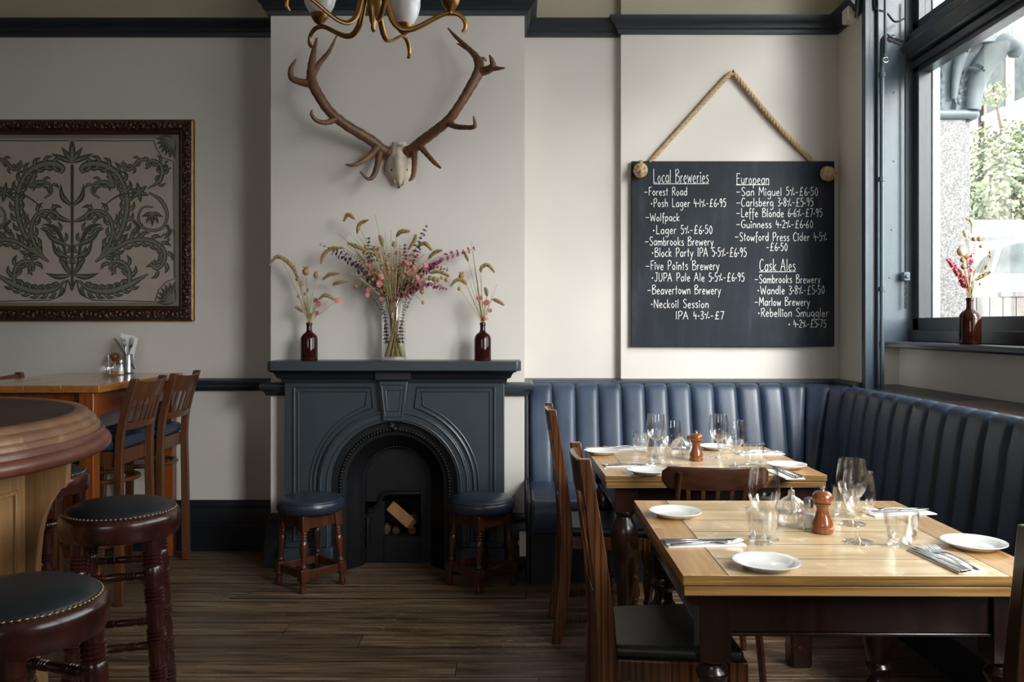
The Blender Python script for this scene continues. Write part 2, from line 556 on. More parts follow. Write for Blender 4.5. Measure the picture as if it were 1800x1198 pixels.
def floor_mat():
    m, nt, b = nodes('worn_dark_floorboards')
    L = nt.links.new
    tc = N(nt, 'ShaderNodeTexCoord')
    sp = N(nt, 'ShaderNodeSeparateXYZ')
    L(tc.outputs['Object'], sp.inputs[0])

    def math_(op, a, bb=None):
        n = N(nt, 'ShaderNodeMath', operation=op)
        for i, x in enumerate((a, bb)):
            if x is None:
                continue
            if isinstance(x, (int, float)):
                n.inputs[i].default_value = x
            else:
                L(x, n.inputs[i])
        return n.outputs[0]
    yy = math_('DIVIDE', sp.outputs['Y'], 0.148)
    row = math_('FLOOR', yy)
    fr = math_('FRACT', yy)
    wn = N(nt, 'ShaderNodeTexWhiteNoise', noise_dimensions='1D')
    L(row, wn.inputs['W'])
    xo = math_('ADD', sp.outputs['X'], math_('MULTIPLY', wn.outputs['Value'], 7.3))
    xd = math_('DIVIDE', xo, 2.4)
    fx = math_('FRACT', xd)
    cell = math_('ADD', math_('MULTIPLY', row, 17.0), math_('FLOOR', xd))
    wn2 = N(nt, 'ShaderNodeTexWhiteNoise', noise_dimensions='1D')
    L(cell, wn2.inputs['W'])
    cb = N(nt, 'ShaderNodeCombineXYZ')
    L(math_('MULTIPLY', xo, 2.2), cb.inputs[0])
    L(math_('MULTIPLY', sp.outputs['Y'], 38.0), cb.inputs[1])
    L(math_('MULTIPLY', wn2.outputs['Value'], 31.0), cb.inputs[2])
    g = N(nt, 'ShaderNodeTexNoise', Scale=1.0, Detail=8.0, Roughness=0.7, Distortion=0.6)
    L(cb.outputs[0], g.inputs['Vector'])
    col = ramp(nt, g.outputs['Fac'], [(0.33, (0.022, 0.012, 0.006)), (0.5, (0.130, 0.077, 0.040)), (0.75, (0.36, 0.235, 0.138))])
    hv = N(nt, 'ShaderNodeHueSaturation')
    L(col, hv.inputs['Color'])
    L(math_('ADD', math_('MULTIPLY', wn2.outputs['Value'], 0.7), 0.62), hv.inputs['Value'])
    hv.inputs['Saturation'].default_value = 0.9
    # pale scuffs and flecks of old paint
    mp = N(nt, 'ShaderNodeMapping')
    mp.inputs['Scale'].default_value = (20, 42, 1)
    L(tc.outputs['Object'], mp.inputs['Vector'])
    v = N(nt, 'ShaderNodeTexNoise', Scale=1.0, Detail=4.0, Roughness=0.75)
    L(mp.outputs[0], v.inputs['Vector'])
    big = N(nt, 'ShaderNodeTexNoise', Scale=1.3, Detail=3.0)
    L(tc.outputs['Object'], big.inputs['Vector'])
    fl = math_('MULTIPLY', ramp(nt, v.outputs['Fac'], [(0.57, (0, 0, 0)), (0.64, (1, 1, 1))]),
               ramp(nt, big.outputs['Fac'], [(0.42, (0, 0, 0)), (0.60, (1, 1, 1))]))
    mx = N(nt, 'ShaderNodeMix', data_type='RGBA')
    L(math_('MULTIPLY', fl, 0.75), mx.inputs[0])
    L(hv.outputs[0], mx.inputs[6])
    mx.inputs[7].default_value = (0.38, 0.32, 0.25, 1)
    # seams
    e1 = math_('LESS_THAN', math_('MINIMUM', fr, math_('SUBTRACT', 1.0, fr)), 0.022)
    e2 = math_('LESS_THAN', fx, 0.0016)
    seam = math_('MAXIMUM', e1, e2)
    mx2 = N(nt, 'ShaderNodeMix', data_type='RGBA')
    L(seam, mx2.inputs[0])
    L(mx.outputs[2], mx2.inputs[6])
    mx2.inputs[7].default_value = (0.008, 0.005, 0.003, 1)
    L(mx2.outputs[2], b.inputs['Base Color'])
    L(ramp(nt, g.outputs['Fac'], [(0.3, (0.26,) * 3), (0.7, (0.5,) * 3)]), b.inputs['Roughness'])
    h = math_('SUBTRACT', g.outputs['Fac'], math_('MULTIPLY', seam, 1.5))
    bump(nt, b, h, 0.35, 0.004)
    return m


M['floor'] = floor_mat()


def chalk_mat():
    m, nt, b = nodes('chalkboard_slate')
    L = nt.links.new
    tc = N(nt, 'ShaderNodeTexCoord')
    mp = N(nt, 'ShaderNodeMapping')
    mp.inputs['Scale'].default_value = (16, 1, 2.2)
    L(tc.outputs['Object'], mp.inputs['Vector'])
    n1 = N(nt, 'ShaderNodeTexNoise', Scale=1.0, Detail=7.0, Roughness=0.65)
    L(mp.outputs[0], n1.inputs['Vector'])
    n2 = N(nt, 'ShaderNodeTexNoise', Scale=3.0, Detail=4.0)
    L(tc.outputs['Object'], n2.inputs['Vector'])
    ad = N(nt, 'ShaderNodeMix', data_type='FLOAT')
    ad.inputs[0].default_value = 0.5
    L(n1.outputs['Fac'], ad.inputs[2])
    L(n2.outputs['Fac'], ad.inputs[3])
    L(ramp(nt, ad.outputs[0], [(0.34, (0.011, 0.014, 0.019)), (0.52, (0.018, 0.023, 0.031)), (0.72, (0.045, 0.053, 0.064))]), b.inputs['Base Color'])
    b.inputs['Roughness'].default_value = 0.7
    b.inputs['Specular IOR Level'].default_value = 0.2
    return m


M['slate'] = chalk_mat()
M['chalk'] = paint('white_chalk', (0.80, 0.80, 0.78), 0.95, 0.12, 90, 0)
# ================================================================ THE SETTING
struct(MB().box(-5.2, 2.45, -3.5, 5.25, -0.12, 0).build('floor', M['floor'], smooth=0))
struct(MB().box(-5.2, 2.45, -3.5, 5.25, 3.72, 3.8).build('ceiling', M['ceiling'], smooth=0))
struct(MB().box(-5.2, 2.41, 5.10, 5.25, 0, 3.10).build('wall_back', M['wall'], smooth=0))
struct(MB().box(-5.2, 2.41, 5.10, 5.25, 3.10, 3.72).build('wall_back_frieze', M['frieze'], smooth=0))
BX0, BX1, BY = -1.3405, 0.0696, 4.742
mb = MB()
mb.box(BX0, -1.05, BY, 5.10, 0, 3.10).box(-0.23, BX1, BY, 5.10, 0, 3.10).box(-1.05, -0.23, BY, 5.10, 0.96, 3.10)
struct(mb.build('wall_chimney_breast', M['wall'], smooth=0))
struct(MB().box(BX0, BX1, BY, 5.10, 3.10, 3.72).build('wall_chimney_frieze', M['frieze'], smooth=0))
PX, PY = 0.645, 5.05
struct(MB().box(PX, 1.93, PY, 5.10, 0, 3.10).build('wall_back_panel', M['wall'], smooth=0))
struct(MB().box(PX, 1.93, PY, 5.10, 3.10, 3.72).build('wall_back_panel_frieze', M['frieze'], smooth=0))
struct(MB().box(1.93, 2.0, 4.70, 5.10, 0, 3.10).build('wall_right_pier', M['wall'], smooth=0))
struct(MB().box(1.93, 2.0, 4.70, 5.10, 3.10, 3.72).build('wall_right_pier_frieze', M['frieze'], smooth=0))
struct(MB().box(2.0, 2.45, 5.0, 5.12, 0, 1.22).build('wall_right_return', M['wall'], smooth=0))
struct(MB().box(2.27, 2.45, -3.5, 5.0, 0, 1.215).build('wall_right', M['wall'], smooth=0))
struct(MB().box(2.27, 2.45, -3.5, 5.0, 3.60, 3.72).build('wall_right_head', M['wall'], smooth=0))
struct(MB().box(2.27, 2.45, -3.5, -0.8, 1.215, 3.60).build('wall_right_near', M['wall'], smooth=0))
struct(MB().box(-5.2, -5.05, -3.5, 5.10, 0, 3.72).build('wall_left', M['unseen_wall'], smooth=0))
struct(MB().box(-5.2, -2.5, -3.65, -3.5, 0, 3.72).box(-.3, 2.45, -3.65, -3.5, 0, 3.72).box(-2.5, -.3, -3.65, -3.5, 0, 1.7).box(-2.5, -.3, -3.65, -3.5, 3.0, 3.72).build('wall_front', M['unseen_wall'], smooth=0))
mb = MB()
for x in (-2.5, -1.44, -.38):
    mb.box(x, x + .08, -3.60, -3.52, 1.7, 3.0)
mb.box(-2.5, -.3, -3.60, -3.52, 1.7, 1.78).box(-2.5, -.3, -3.60, -3.52, 2.9, 3.0)
w3 = struct(mb.build('window_3', M['windowdark'], bevel=.004))  # unseen window behind the camera, added to light the left side
MB().box(-2.42, -.38, -3.565, -3.56, 1.78, 2.9).build('pane', M['pane'], w3, smooth=0)
# iron facing of the reveal, with rivets
mb = MB().box(2.0, 2.40, 4.985, 5.12, 1.22, 3.72)
for k, (zz, xx) in enumerate([(1.5, .3), (1.62, .7), (1.85, .35), (1.9, .75), (2.2, .6), (2.42, .3), (2.66, .55), (2.7, .8), (2.95, .4), (2.98, .62), (2.3, .8)]):
    mb.ball((2.03 + xx * .25, 4.985, zz), .006, .004, .006, 8, 6)
struct(mb.build('wall_right_reveal', M['steelblue'], smooth=40))

RAIL = [(0, 0), (.018, .002), (.022, .022), (.034, .03), (.040, .046), (.056, .060), (.072, .082), (.074, .094), (0, .096)]
pth = [(-5.05, 5.10), (BX0, 5.10), (BX0, BY), (BX1, BY), (BX1, 5.10), (PX, 5.10), (PX, PY), (1.93, PY), (1.93, 4.70)]
struct(MB().sweep([(x, y, 3.060) for x, y in pth], RAIL).build('trim_1', M['trimdark'], smooth=30))
DADO = [(0, 0), (.020, .0), (.026, .012), (.030, .022), (.048, .036), (.052, .050), (.050, .062), (.030, .070), (0, .074)]
struct(MB().sweep([(x, y, .953) for x, y in [(-5.05, 5.10), (BX0, 5.10), (BX0, BY), (-1.20, BY)]], DADO).build('trim_2', M['trimdark'], smooth=30))
struct(MB().sweep([(x, y, .953) for x, y in [(-0.06, BY), (BX1, BY), (BX1, 5.10), (PX, 5.10), (PX, PY), (1.93, PY), (1.93, 4.70)]], DADO).build('trim_3', M['blue'], smooth=30))
SKIRT = [(0, 0), (.030, 0), (.030, .15), (.022, .16), (.022, .24), (.016, .252), (.018, .268), (.010, .284), (.008, .298), (0, .30)]
struct(MB().sweep([(x, y, 0) for x, y in [(-5.05, 5.10), (BX0, 5.10), (BX0, BY), (-1.20, BY)]], SKIRT).build('baseboard_left', M['skirt'], smooth=30))
struct(MB().sweep([(x, y, 0) for x, y in [(-0.06, BY), (BX1, BY), (BX1, 5.10)]], SKIRT).build('baseboard_back', M['skirt'], smooth=30))
# iron stanchion on the end of the pier
mb = MB().box(1.925, 1.950, 4.655, 4.70, 0.97, 3.72).box(1.950, 1.962, 4.672, 4.70, 0.97, 3.72).box(1.962, 2.005, 4.688, 4.70, 0.97, 3.72)
mb.box(1.998, 2.008, 4.665, 4.70, 0.97, 3.72)
struct(mb.build('trim_4', M['steelblue'], bevel=.004))
# sill and the ledge behind the seats
struct(MB().box(2.125, 2.40, -2.6, 4.998, 1.214, 1.25).build('trim_5', M['windowdark'], bevel=.012, seg=3))
mb = MB().box(1.86, 2.27, -0.6, 5.05, .972, .996)
struct(mb.build('trim_6', M['trimdark'], bevel=.008))
struct(MB().box(1.90, 2.21, 2.9, 3.88, .9965, .9985).build('trim_7', M['dark_wood'], smooth=0))
# hearth border let into the floor
mb = MB()
za, zb = 0.0, 0.003
ya, yb = 4.19, 4.33
xl, xr = (405 - 900) / 1500 * ya, (925 - 900) / 1500 * ya
mb.prism([(xl, ya), (xr, ya), (xr, yb), (xl + .13, yb)], za, zb, 'z')
struct(mb.build('trim_8', M['floor'], smooth=0))
mb = MB()
mb.beam((xl - .004, ya - .004, .002), (xr, ya - .004, .002), .0035, .003)
mb.beam((xl - .004, ya - .002, .002), (xl + .135, yb + .004, .002), .0035, .003)
mb.beam((xr, ya - .003, .002), (xr, yb, .002), .0035, .003)
struct(mb.build('trim_9', M['soot'], smooth=0))

# ---------------------------------------------------------------- windows on the street
WX = 2.37


def window(idx, ya, yb):
    mb = MB()
    mb.box(WX - .03, WX + .05, yb - .07, yb, 1.25, 3.60)          # stiles
    mb.box(WX - .03, WX + .05, ya, ya + .07, 1.25, 3.60)
    mb.box(WX - .03, WX + .05, ya, yb, 1.25, 1.385)               # bottom rail, two steps
    mb.box(WX - .06, WX + .02, ya, yb, 1.25, 1.315)
    mb.box(WX - .03, WX + .05, ya, yb, 3.52, 3.60)
    mb.box(WX - .03, WX + .05, ya, yb, 2.80, 3.10)                # transom with its mouldings
    mb.box(WX - .05, WX - .03, ya, yb, 2.83, 2.87)
    mb.box(WX - .075, WX - .03, ya, yb, 2.88, 3.02)
    mb.prism([(WX - .075, 3.02), (WX - .03, 3.06), (WX - .03, 3.02)], ya, yb, 'y')
    mb.prism([(WX - .105, 2.955), (WX - .075, 2.99), (WX - .075, 2.90)], ya, yb, 'y')
    f = struct(mb.build('window_%d' % idx, M['windowdark'], bevel=.004))
    for nm, z0, z1 in (('pane', 1.385, 2.80), ('upper_pane', 3.10, 3.52)):
        g = MB().box(WX + .008, WX + .012, ya + .07, yb - .07, z0, z1).build(nm, M['pane'], f, smooth=0)
    return f


w = window(1, 1.32, 4.985)
MB().box(WX + .05, WX + .09, 4.905, 4.985, 1.36, 3.56).build('outer_stile', M['palestile'], w, smooth=0)
window(2, -0.8, 1.20)  # out of view; added to bring daylight to the tables and left side
struct(MB().box(2.27, 2.45, 1.20, 1.32, 1.215, 3.60).build('trim_10', M['windowdark'], bevel=.006))

# ---------------------------------------------------------------- pipework beside the window
t = thing('conduit_pipe', 'slate blue pipe running down the wall corner between chalkboard and window, elbow at top', 'pipe', (2.022, 4.664, .99))
mb = MB().tube([(0, 0, 0), (0, 0, 1.88), (.003, .002, 1.91), (.012, .006, 1.925), (.03, .012, 1.93)], .0125, 12)
mb.build('pipe', M['steelblue'], t)
mb = MB().tube([(.03, .012, 1.93), (.15, .10, 1.93)], .017, 12).lathe([(.021, -.012), (.021, .012)], 12, M=Matrix.Translation((.07, .04, 1.93)) @ Matrix.Rotation(R(90), 4, 'Y'))
mb.build('branch_pipe', M['windowdark'], t)
mb = MB()
for z in (.55, 1.15, 1.72):
    mb.lathe([(.018, -.012), (.018, .012)], 12, (0, 0, z))
mb.build('clip', M['steelblue'], t)

t = thing('window_opener', 'thin hanging steel opener rod with eyelet end near the top of the window', 'rod', (2.03, 4.64, 2.77))
MB().tube([(0, 0, .05), (0, 0, .60)], .009, 10).build('rod', M['steelblue'], t)
pts = [(.014 * math.sin(a), 0, .014 - .014 * math.cos(a)) for a in [k * PI / 8 for k in range(16)]]
MB().tube(pts + [pts[0]], .004, 8).tube([(0, 0, .028), (0, 0, .055)], .008, 8).build('eyelet', M['nickel'], t)

t = thing('sash_bolt', 'long vertical bolt rod with square bracket and spring beside the window pane', 'bolt', (2.285, 4.955, 1.43))
MB().tube([(0, 0, .20), (0, 0, 1.80)], .006, 8).build('rod', M['windowdark'], t)
MB().box(-.018, .018, -.022, .018, .17, .22).lathe([(.012, 0), (.012, .012)], 12, M=Matrix.Translation((0, -.034, .195)) @ Matrix.Rotation(R(-90), 4, 'X')).build('bracket', M['steelblue'], t, bevel=.003)
pts = [(.007 * math.cos(k * .8), .007 * math.sin(k * .8), .17 - k * .0013) for k in range(125)]
MB().tube(pts, .0022, 5).build('spring', M['windowdark'], t)

t = thing('alarm_sensor', 'small white sensor box under the dark picture rail beside the window', 'sensor', (1.93, 4.79, 3.045))
MB().box(-.062, 0, -.045, .045, -.005, .075).build('case', M['white_plastic'], t, bevel=.006)
mb = MB()
for k in range(3):
    mb.box(-.02 - k * .016, -.012 - k * .016, -.0462, -.044, .02 + .008 * k, .03 + .008 * k)
mb.build('lens', M['nickel'], t, smooth=0)
o = tag(MB().tube(spline([(1.900, 4.69, 3.70), (1.912, 4.69, 3.42), (1.905, 4.692, 3.18), (1.893, 4.70, 3.035)]), .008, 8).build('cable', M['skirt']),
        'black cable hanging from the ceiling beside the white sensor box', 'cable')
o = tag(MB().tube(spline([(1.985, 4.68, 3.70), (1.988, 4.682, 3.35), (1.986, 4.682, 3.12), (2.0, 4.675, 3.07), (2.06, 4.70, 3.065), (2.18, 4.86, 3.07), (2.27, 4.93, 3.115)]), .006, 8).build('cable', M['windowdark']),
        'thin painted cable bending past the pipe elbow towards the window', 'cable')
t = thing('socket_box', 'white surface socket box low on the dark end of the banquette', 'socket', (.074, 4.45, .145))
MB().box(-.036, 0, -.035, .035, 0, .115).build('case', M['white_plastic'], t, bevel=.004)
MB().box(-.042, -.036, .01, .02, .05, .07).build('switch', M['white_plastic'], t, bevel=.001)

# ================================================================ BANQUETTE
ban = thing('banquette', 'navy blue leather channel-backed corner banquette along the chalkboard wall and the window', 'banquette', (.9, 4.5, 0))


def local(o):
    """parts are modelled in room coordinates: shift them under their thing"""
    o.matrix_parent_inverse = o.parent.matrix_basis.inverted() if o.parent.type == 'EMPTY' else Matrix()
    return o


def lb(mb, name, m, parent, **kw):
    """build from room coordinates, local to its parent empty"""
    inv = Matrix.LocRotScale(parent.location, parent.rotation_euler, None).inverted()
    mb.v = [tuple(inv @ Vector(p)) for p in mb.v]
    return mb.build(name, m, parent, **kw)


def channel_back(path_fn, edges, prof, name):
    """upholstered channels: path_fn(s) -> point, normal; edges = seam positions along the path"""
    mb = MB()
    K = 10
    for a, b in zip(edges[:-1], edges[1:]):
        vs, fs = [], []
        for i in range(K + 1):
            s = a + (b - a) * (.004 + .992 * i / K)
            q = 2 * i / K - 1
            bul = .028 * math.sqrt(max(0, 1 - abs(q) ** 4.5))
            p, n = path_fn(s)
            tilt = 1.0 - .55 * max(0.0, min(1.0, (s - 1.45) / .45))      # the window wing stands straighter
            for j, (o, z) in enumerate(prof):
                o = o * tilt if o > 0 else o
                k = 1.0 if z < .93 else .6
                vs.append((p[0] + n[0] * (o + bul * k), p[1] + n[1] * (o + bul * k), z + (bul * .35 if z > .93 else 0)))
        m = len(prof)
        for i in range(K):
            for j in range(m - 1):
                fs.append((i * m + j, (i + 1) * m + j, (i + 1) * m + j + 1, i * m + j + 1))
        mb.add(vs, fs)
    return lb(mb, name, M['leather'], ban, smooth=60)


def back_path(s):
    x0, y0, rr, xc = .10, 4.955, .25, 1.60
    if s <= xc - x0:
        return (x0 + s, y0), (0, -1)
    s -= xc - x0
    if s <= rr * PI / 2:
        a = s / rr
        return (xc + rr * math.sin(a), y0 - rr + rr * math.cos(a)), (-math.sin(a), -math.cos(a))
    s -= rr * PI / 2
    return (xc + rr, y0 - rr - s), (-1, 0)


PROF = [(.15, .44), (.145, .50), (.11, .62), (.07, .76), (.035, .88), (.018, .945), (.004, .975), (-.02, .992), (-.05, .995), (-.075, .985), (-.085, .96)]
e1 = [i * .1335 for i in range(12)] + [1.60, 1.74]
e2 = [1.74, 1.88] + [1.89 + .157 * (i + 1) for i in range(24)]
channel_back(back_path, e1, PROF, 'backrest')
channel_back(back_path, e2, PROF, 'backrest')


def cushion(pts_prof, x0, x1, along, name):
    mb = MB()
    if along == 'x':
        mb.prism(pts_prof, x0, x1, 'x')
    else:
        mb.prism([(p[0], p[1]) for p in pts_prof], x0, x1, 'y')
    return lb(mb, name, M['leather'], ban, bevel=.02, seg=3, smooth=50)


def rounded(o0, o1, z0, z1, r, n=5):
    """section with its front top edge (at o0) rounded"""
    pts = [(o1, z0), (o0 + .02, z0), (o0, z0 + .03)]
    for k in range(n + 1):
        a = PI - PI / 2 * k / n
        pts.append((o0 + r + r * math.cos(a), z1 - r + r * math.sin(a)))
    pts.append((o1, z1 - .012))
    return pts


cushion(rounded(4.18, 4.86, .31, .478, .06), .092, 1.80, 'x', 'seat')
cushion(rounded(1.42, 1.80, .31, .478, .06), -.6, 4.18, 'y', 'seat')
lb(MB().box(.10, 1.75, 4.46, 5.04, 0, .32), 'plinth', M['skirt'], ban, smooth=0)
lb(MB().box(1.66, 1.86, -.6, 4.46, 0, .32), 'plinth', M['skirt'], ban, smooth=0)
lb(MB().prism([(4.22, .30), (4.20, .36), (4.22, .46), (4.30, .485), (4.74, .49), (4.80, .60), (4.88, .86), (4.92, .985), (5.045, .985), (5.045, 0), (4.45, 0), (4.45, .30)], .0745, .094, 'x'), 'end_panel', M['skirt'], ban, bevel=.006)
lb(MB().box(.105, .60, 4.985, 5.045, .985, 1.012), 'top_bolster', M['leather'], ban, bevel=.012, seg=3)
# ================================================================ FURNITURE
def along(a, b):
    """matrix taking the z axis from a towards b"""
    a, b = Vector(a), Vector(b)
    return Matrix.Translation(a) @ (b - a).to_track_quat('Z', 'Y').to_matrix().to_4x4()


def ringed(L, r0, r1, groups, n=3, pitch=.0105, depth=.12, base=None):
    """turned bar of length L with groups of ring grooves at the given fractions"""
    prof = []
    for k in range(15):
        t = k / 14
        prof.append((r0 + (r1 - r0) * t, L * t))
    for g in groups:
        z0 = g * L - n * pitch / 2
        prof = [p for p in prof if not (z0 - .002 < p[1] < z0 + n * pitch + .002)]
        for i in range(n):
            z = z0 + i * pitch
            r = r0 + (r1 - r0) * z / L
            prof += [(r * (1 - depth), z), (r * 1.06, z + pitch * .28), (r * 1.06, z + pitch * .72)]
        prof.append((r * (1 - depth), z0 + n * pitch))
    prof.sort(key=lambda p: p[1])
    return prof


# ---------------------------------------------------------------- draw-leaf tables
def draw_table(name, label, loc, rz, w, d, stout):
    t = thing(name, label, 'table', loc, R(rz), 'oak draw-leaf tables')
    H = .76
    e = .105
    mb = MB()
    nb = 6
    for i in range(nb):
        y0 = -d / 2 + d * i / nb
        mb.box(-w / 2 + e + .001, w / 2 - e - .001, y0 + .0011, y0 + d / nb - .0011, H - .023, H)
    mb.build('tabletop', M['oak_x'], t, bevel=.0005)
    mb = MB()
    for i in range(1, nb):
        y0 = -d / 2 + d * i / nb
        mb.box(-w / 2 + e, w / 2 - e, y0 - .0014, y0 + .0014, H - .02, H + .00012)
    for s in (-1, 1):
        x0 = s * (w / 2 - e)
        mb.box(x0 - .0014, x0 + .0014, -d / 2 + .001, d / 2 - .001, H - .02, H + .00012)
    mb.build('seam', M['dark_wood'], t, smooth=0)
    for s in (-1, 1):
        x0, x1 = sorted((s * w / 2, s * (w / 2 - e)))
        MB().box(x0, x1, -d / 2, d / 2, H - .023, H).build('end_board', M['oak_y'], t, bevel=.0007)
    for s in (-1, 1):
        y0, y1 = sorted((s * d / 2, s * (d / 2 + .0015)))
        MB().box(-w / 2 + .002, w / 2 - .002, y0, y1, H - .0225, H - .0012).build('edge_strip', M['oak_edge'], t, smooth=0)
    MB().box(-w / 2 + .003, w / 2 - .003, -d / 2 + .002, d / 2 - .002, H - .049, H - .026).build('draw_leaf', M['oak_edge'], t, bevel=.002)
    lx, ly = w / 2 - .085, d / 2 - .075
    b = .045 if stout else .037
    mb = MB()
    for s in (-1, 1):
        mb.box(-lx, lx, s * (ly + .012) - .012, s * (ly + .012) + .012, H - .150, H - .05)
        mb.box(-lx, lx, s * (ly + .014) - .016, s * (ly + .014) + .016, H - .158, H - .150)
        mb.box(s * (lx + .012) - .012, s * (lx + .012) + .012, -ly, ly, H - .150, H - .05)
        mb.box(s * (lx + .014) - .016, s * (lx + .014) + .016, -ly, ly, H - .158, H - .150)
    mb.build('apron', M['leg_dark'], t, bevel=.002)
    if stout:
        prof = [(.030, .165), (.034, .18), (.026, .20), (.028, .24), (.033, .34), (.036, .40), (.034, .425), (.040, .44), (.052, .465), (.056, .50), (.054, .53), (.046, .56), (.034, .578), (.031, .59), (.038, .60), (.040, .608), (.034, .616)]
        zb, zt = .165, .612
    else:
        prof = [(.030, .165), (.036, .175), (.038, .19), (.030, .203), (.028, .22), (.038, .232), (.040, .244), (.030, .258), (.036, .275), (.046, .32), (.051, .37), (.052, .41), (.047, .435), (.034, .45), (.029, .465), (.028, .485), (.038, .497), (.040, .51), (.031, .522), (.029, .53), (.037, .54)]
        zb, zt = .165, .54
    for sx in (-1, 1):
        for sy in (-1, 1):
            x, y = sx * lx, sy * ly
            mb = MB().box(x - b, x + b, y - b, y + b, zt, H - .05)
            mb.lathe(prof, 24, (x, y, 0))
            bb = b * .95
            c = .25 * bb
            mb.prism([(x - bb + c, y - bb), (x + bb - c, y - bb), (x + bb, y - bb + c), (x + bb, y + bb - c), (x + bb - c, y + bb), (x - bb + c, y + bb), (x - bb, y + bb - c), (x - bb, y - bb + c)], 0, .165, 'z')
            mb.build('leg', M['leg_worn' if stout else 'leg_dark'], t, bevel=.002)
    return t


NEAR = draw_table('draw_leaf_table', 'pale oak table in front, laid for dinner, whole square top and plank seams in view', (.832, 2.405, 0), -0.5, .862, .85, False)
FAR = draw_table('draw_leaf_table', 'pale oak table further back beside the blue banquette, bulbous turned worn legs', (.785, 3.70, 0), 1.0, .862, .79, True)


# ---------------------------------------------------------------- tall-post dining chairs
def post_chair(label, loc, rz, turned=True, wood_='chair', seat_m='leather_green'):
    t = thing('dining_chair', label, 'chair', loc, R(rz), 'tall-backed upholstered dining chairs')
    m = M[wood_]
    path = [(-.205, 0), (-.178, .18), (-.162, .40), (-.163, .50), (-.176, .65), (-.198, .82), (-.222, .985)]
    for s in (-1, 1):
        pts = spline([(s * .163, y, z) for y, z in path], 5)
        vs, fs = [], []
        n = len(pts)
        for i, p in enumerate(pts):
            tt = p.z / .985
            hw = .017 - .002 * tt
            hd = .021 + .006 * math.sin(PI * min(1, tt * 1.1)) - .004 * tt
            vs += [(p.x - hw, p.y - hd, p.z), (p.x + hw, p.y - hd, p.z), (p.x + hw, p.y + hd, p.z), (p.x - hw, p.y + hd, p.z)]
        for i in range(n - 1):
            for k in range(4):
                k2 = (k + 1) % 4
                fs.append((i * 4 + k, i * 4 + k2, i * 4 + 4 + k2, i * 4 + 4 + k))
        fs += [(3, 2, 1, 0), tuple((n - 1) * 4 + k for k in range(4))]
        MB().add(vs, fs).build('back_post', m, t, bevel=.003)

    def yz(z):
        for (y0, z0), (y1, z1) in zip(path[:-1], path[1:]):
            if z0 <= z <= z1:
                return y0 + (y1 - y0) * (z - z0) / (z1 - z0)
        return path[-1][0]

    def curved_rail(z0, z1, dip, th, nm):
        vs, fs = [], []
        K = 10
        for i in range(K + 1):
            x = -.15 + .30 * i / K
            q = 1 - (x / .15) ** 2
            for z in (z0, z1):
                y = yz(z) - dip * q
                lift = .008 * q if z == z1 else 0
                vs += [(x, y - th / 2, z + lift), (x, y + th / 2, z + lift)]
        for i in range(K):
            a, b = i * 4, i * 4 + 4
            fs += [(a, b, b + 2, a + 2), (a + 1, a + 3, b + 3, b + 1), (a + 2, b + 2, b + 3, a + 3), (a, a + 1, b + 1, b)]
        fs += [(0, 2, 3, 1), (K * 4, K * 4 + 1, K * 4 + 3, K * 4 + 2)]
        return MB().add(vs, fs).build(nm, m, t, bevel=.003)
    curved_rail(.885, .972, .022, .018, 'top_rail')
    curved_rail(.555, .595, .012, .018, 'lower_rail')
    for x in (-.085, -.028, .028, .085):
        q = 1 - (x / .15) ** 2
        MB().beam((x, yz(.58) - .012 * q, .585), (x, yz(.9) - .022 * q, .895), .030, .009, up=(0, 1, 0)).build('slat', m, t, bevel=.002)
    trap = [(-.165, -.165), (.165, -.165), (.205, .20), (-.205, .20)]
    MB().prism(trap, .395, .452, 'z').build('seat_frame', m, t, bevel=.004)
    tr2 = [(x * .985, y * .985) for x, y in trap]
    o = MB().prism(tr2, .452, .487, 'z').build('seat', M[seat_m], t, bevel=.016, seg=4)
    for s in (-1, 1):
        x, y = s * .183, .178
        mb = MB()
        if turned:
            mb.box(x - .022, x + .022, y - .022, y + .022, .35, .452)
            mb.lathe([(.014, .06), (.020, .075), (.014, .09), (.018, .10), (.021, .13), (.013, .16), (.020, .175), (.013, .19), (.016, .22), (.021, .26), (.013, .29), (.020, .305), (.014, .32), (.020, .335), (.018, .352)], 16, (x, y, 0))
            mb.box(x - .02, x + .02, y - .02, y + .02, .09, .135).lathe([(.012, 0), (.019, .02), (.015, .06), (.018, .092)], 16, (x, y, 0))
        else:
            mb.box(x - .024, x + .024, y - .024, y + .026, 0, .458)
        mb.build('front_leg', m, t, bevel=.003)
    mb = MB()
    for s in (-1, 1):
        mb.beam((s * .165, -.185, .115), (s * .183, .178, .112), .018, .03)
    mb.beam((-.173, .0, .113), (.173, .0, .113), .018, .03)
    mb.build('stretcher', m, t, bevel=.002)
    return t


post_chair('brown oak chair drawn up to the nearer table, striped grain post and black-green seat showing', (.415, 2.44, 0), -90, False)
post_chair('brown oak chair at the end of the further table, in front of the banquette end', (.392, 3.77, 0), -90, True, seat_m='leather_black')
post_chair('backlit chair cut by the picture edge, standing before the nearer table near the window', (1.083, 1.735, 0), 0, True, 'dark_wood')  # darker wood paints in the shade of a chair seen against the light


